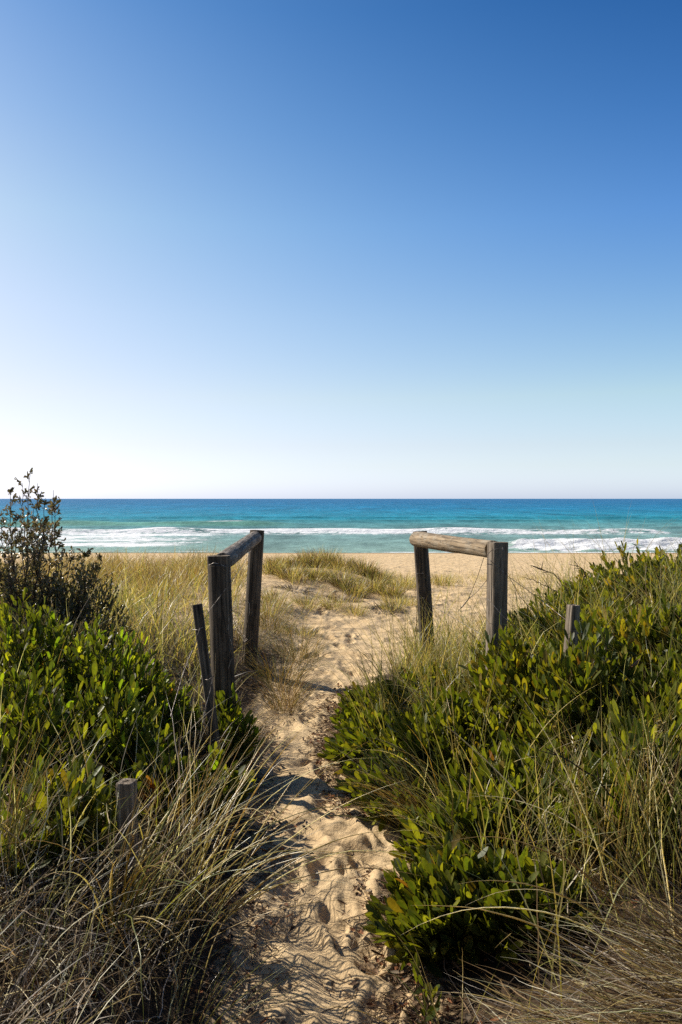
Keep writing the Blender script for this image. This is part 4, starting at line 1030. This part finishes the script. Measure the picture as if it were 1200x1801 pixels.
def samp_path(rng, n):
    y = rng.uniform(1.9, 6.6, n * 3) ; dl0 = np.interp(y, XCY, XCX); w = np.interp(y, XCY, XW)
    s_ = np.where(rng.random(n * 3) < .72, 1, -1); x = dl0 + s_ * w * np.clip(rng.normal(.95, .32, n * 3), -.2, 2.2)
    k = vnoise(x * 3, y * 2.2, 91) > .36
    return x[k][:n], y[k][:n]
litter('leaf_litter', 'dry brown leaves and broken twigs strewn along the edges of the path', 4600, samp_path, 1, stick=.55, L=(.015, .045))
def samp_bank(rng, n):
    x = rng.uniform(-2.2, 2.4, n * 3); y = rng.uniform(1.8, 6.5, n * 3); dl, dr = path_dist(x, y); k = np.maximum(dl, dr) > .08
    return x[k][:n], y[k][:n]
litter('leaf_litter', 'brown leaf litter on the ground beneath the bank shrubs', 6000, samp_bank, 2, stick=.45, L=(.02, .06))

# ------------------------------------------------------------------ sky, sun, camera
SUN_AZ = -60.0   # degrees from +Y, negative = left
SUN_EL = 37.0
w = bpy.data.worlds.new('World'); scene.world = w; w.use_nodes = True
nt = w.node_tree; bg = nt.nodes['Background']
sky = nt.nodes.new('ShaderNodeTexSky'); sky.sky_type = 'NISHITA'; sky.sun_disc = False
sky.sun_elevation = R(SUN_EL); sky.sun_rotation = R(SUN_AZ); sky.altitude = 0; sky.air_density = 1.0; sky.dust_density = 0.6; sky.ozone_density = 2.5
tc = nt.nodes.new('ShaderNodeTexCoord'); sx = nt.nodes.new('ShaderNodeSeparateXYZ'); nt.links.new(tc.outputs['Generated'], sx.inputs[0])
def ramp(stops):
    r_ = nt.nodes.new('ShaderNodeValToRGB'); el_ = r_.color_ramp.elements
    el_[0].position = stops[0][0]; el_[0].color = (*[c / 3 for c in stops[0][1]], 1)
    el_[1].position = stops[-1][0]; el_[1].color = (*[c / 3 for c in stops[-1][1]], 1)
    for p_, c_ in stops[1:-1]:
        e_ = el_.new(p_); e_.color = (*[c / 3 for c in c_], 1)
    nt.links.new(sx.outputs['Z'], r_.inputs[0])
    v_ = nt.nodes.new('ShaderNodeVectorMath'); v_.operation = 'SCALE'; v_.inputs['Scale'].default_value = 3
    nt.links.new(r_.outputs[0], v_.inputs[0]); return v_.outputs[0]
grade = ramp([(0, (1.10, 1.31, 2.1)), (.04, (1.12, 1.13, 1.42)), (.065, (1.15, 1.07, 1.22)), (.125, (1.24, 1.12, 1.06)), (.22, (1.08, 1.10, 1.10)), (.323, (.83, 1.03, 1.13)), (.42, (.55, .84, 1.05)), (.522, (.32, .65, .94)), (.75, (.20, .42, .68)), (1, (.16, .36, .60))])  # colour grade by height; unseen upper sky darkened to cut fill light
# the side towards the sun is paler, the far side a deeper blue (bias 1 keeps the ramp positive)
kk = ramp([(0, (.8, .8, .85)), (.125, (1.02, .76, .80)), (.323, (2.05, 1.34, .74)), (.522, (2.8, 1.72, 1.22)), (1, (2.8, 1.72, 1.22))])
sk = nt.nodes.new('ShaderNodeSeparateXYZ'); nt.links.new(kk, sk.inputs[0]); cb = nt.nodes.new('ShaderNodeCombineXYZ')
cl = nt.nodes.new('ShaderNodeClamp'); cl.inputs['Min'].default_value = -.6; cl.inputs['Max'].default_value = .6; nt.links.new(sx.outputs['X'], cl.inputs[0])
for ch in range(3):
    a_ = nt.nodes.new('ShaderNodeMath'); a_.operation = 'SUBTRACT'; a_.inputs[0].default_value = 1.0; nt.links.new(sk.outputs[ch], a_.inputs[1])
    b_ = nt.nodes.new('ShaderNodeMath'); b_.operation = 'MULTIPLY'; nt.links.new(a_.outputs[0], b_.inputs[0]); nt.links.new(cl.outputs[0], b_.inputs[1])
    c_ = nt.nodes.new('ShaderNodeMath'); c_.operation = 'POWER'; c_.inputs[0].default_value = 2.718; nt.links.new(b_.outputs[0], c_.inputs[1])
    nt.links.new(c_.outputs[0], cb.inputs[ch])
g1 = nt.nodes.new('ShaderNodeVectorMath'); g1.operation = 'MULTIPLY'; nt.links.new(sky.outputs[0], g1.inputs[0]); nt.links.new(grade, g1.inputs[1])
g2 = nt.nodes.new('ShaderNodeVectorMath'); g2.operation = 'MULTIPLY'; nt.links.new(g1.outputs[0], g2.inputs[0]); nt.links.new(cb.outputs[0], g2.inputs[1])
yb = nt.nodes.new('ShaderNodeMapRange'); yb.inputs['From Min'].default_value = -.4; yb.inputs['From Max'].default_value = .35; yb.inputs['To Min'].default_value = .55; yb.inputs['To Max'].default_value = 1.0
nt.links.new(sx.outputs['Y'], yb.inputs['Value'])   # added dimming of the unseen sky behind the camera, cuts fill on shaded faces
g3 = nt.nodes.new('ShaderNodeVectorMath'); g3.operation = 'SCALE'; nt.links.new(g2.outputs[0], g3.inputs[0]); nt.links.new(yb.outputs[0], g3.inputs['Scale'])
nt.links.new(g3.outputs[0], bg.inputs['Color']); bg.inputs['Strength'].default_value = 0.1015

sd = bpy.data.lights.new('sun', 'SUN'); sd.energy = 5.0; sd.angle = R(.53); sd.color = (1.0, .92, .79)
so = bpy.data.objects.new('sun', sd); col.objects.link(so)
import mathutils
dirv = mathutils.Vector((math.sin(R(SUN_AZ)) * math.cos(R(SUN_EL)), math.cos(R(SUN_AZ)) * math.cos(R(SUN_EL)), math.sin(R(SUN_EL))))
so.rotation_euler = dirv.to_track_quat('Z', 'Y').to_euler(); so.location = (-10, 5, 12)

cd = bpy.data.cameras.new('camera'); co = bpy.data.objects.new('camera', cd); col.objects.link(co)
co.location = (0, 0, 0); co.rotation_euler = (R(90), 0, 0)
cd.sensor_fit = 'VERTICAL'; cd.sensor_height = 36; cd.sensor_width = 24; cd.lens = 36 * F / 1801
cd.shift_y = -(900.5 - 877) / 1801
cd.clip_start = .05; cd.clip_end = 80000
scene.camera = co
scene.view_settings.view_transform = 'Standard'; scene.view_settings.look = 'None'; scene.view_settings.exposure = 0.35; scene.view_settings.gamma = 1
scene.cycles.use_denoising = False
scene.cycles.max_bounces = 8; scene.cycles.transmission_bounces = 6; scene.cycles.diffuse_bounces = 4
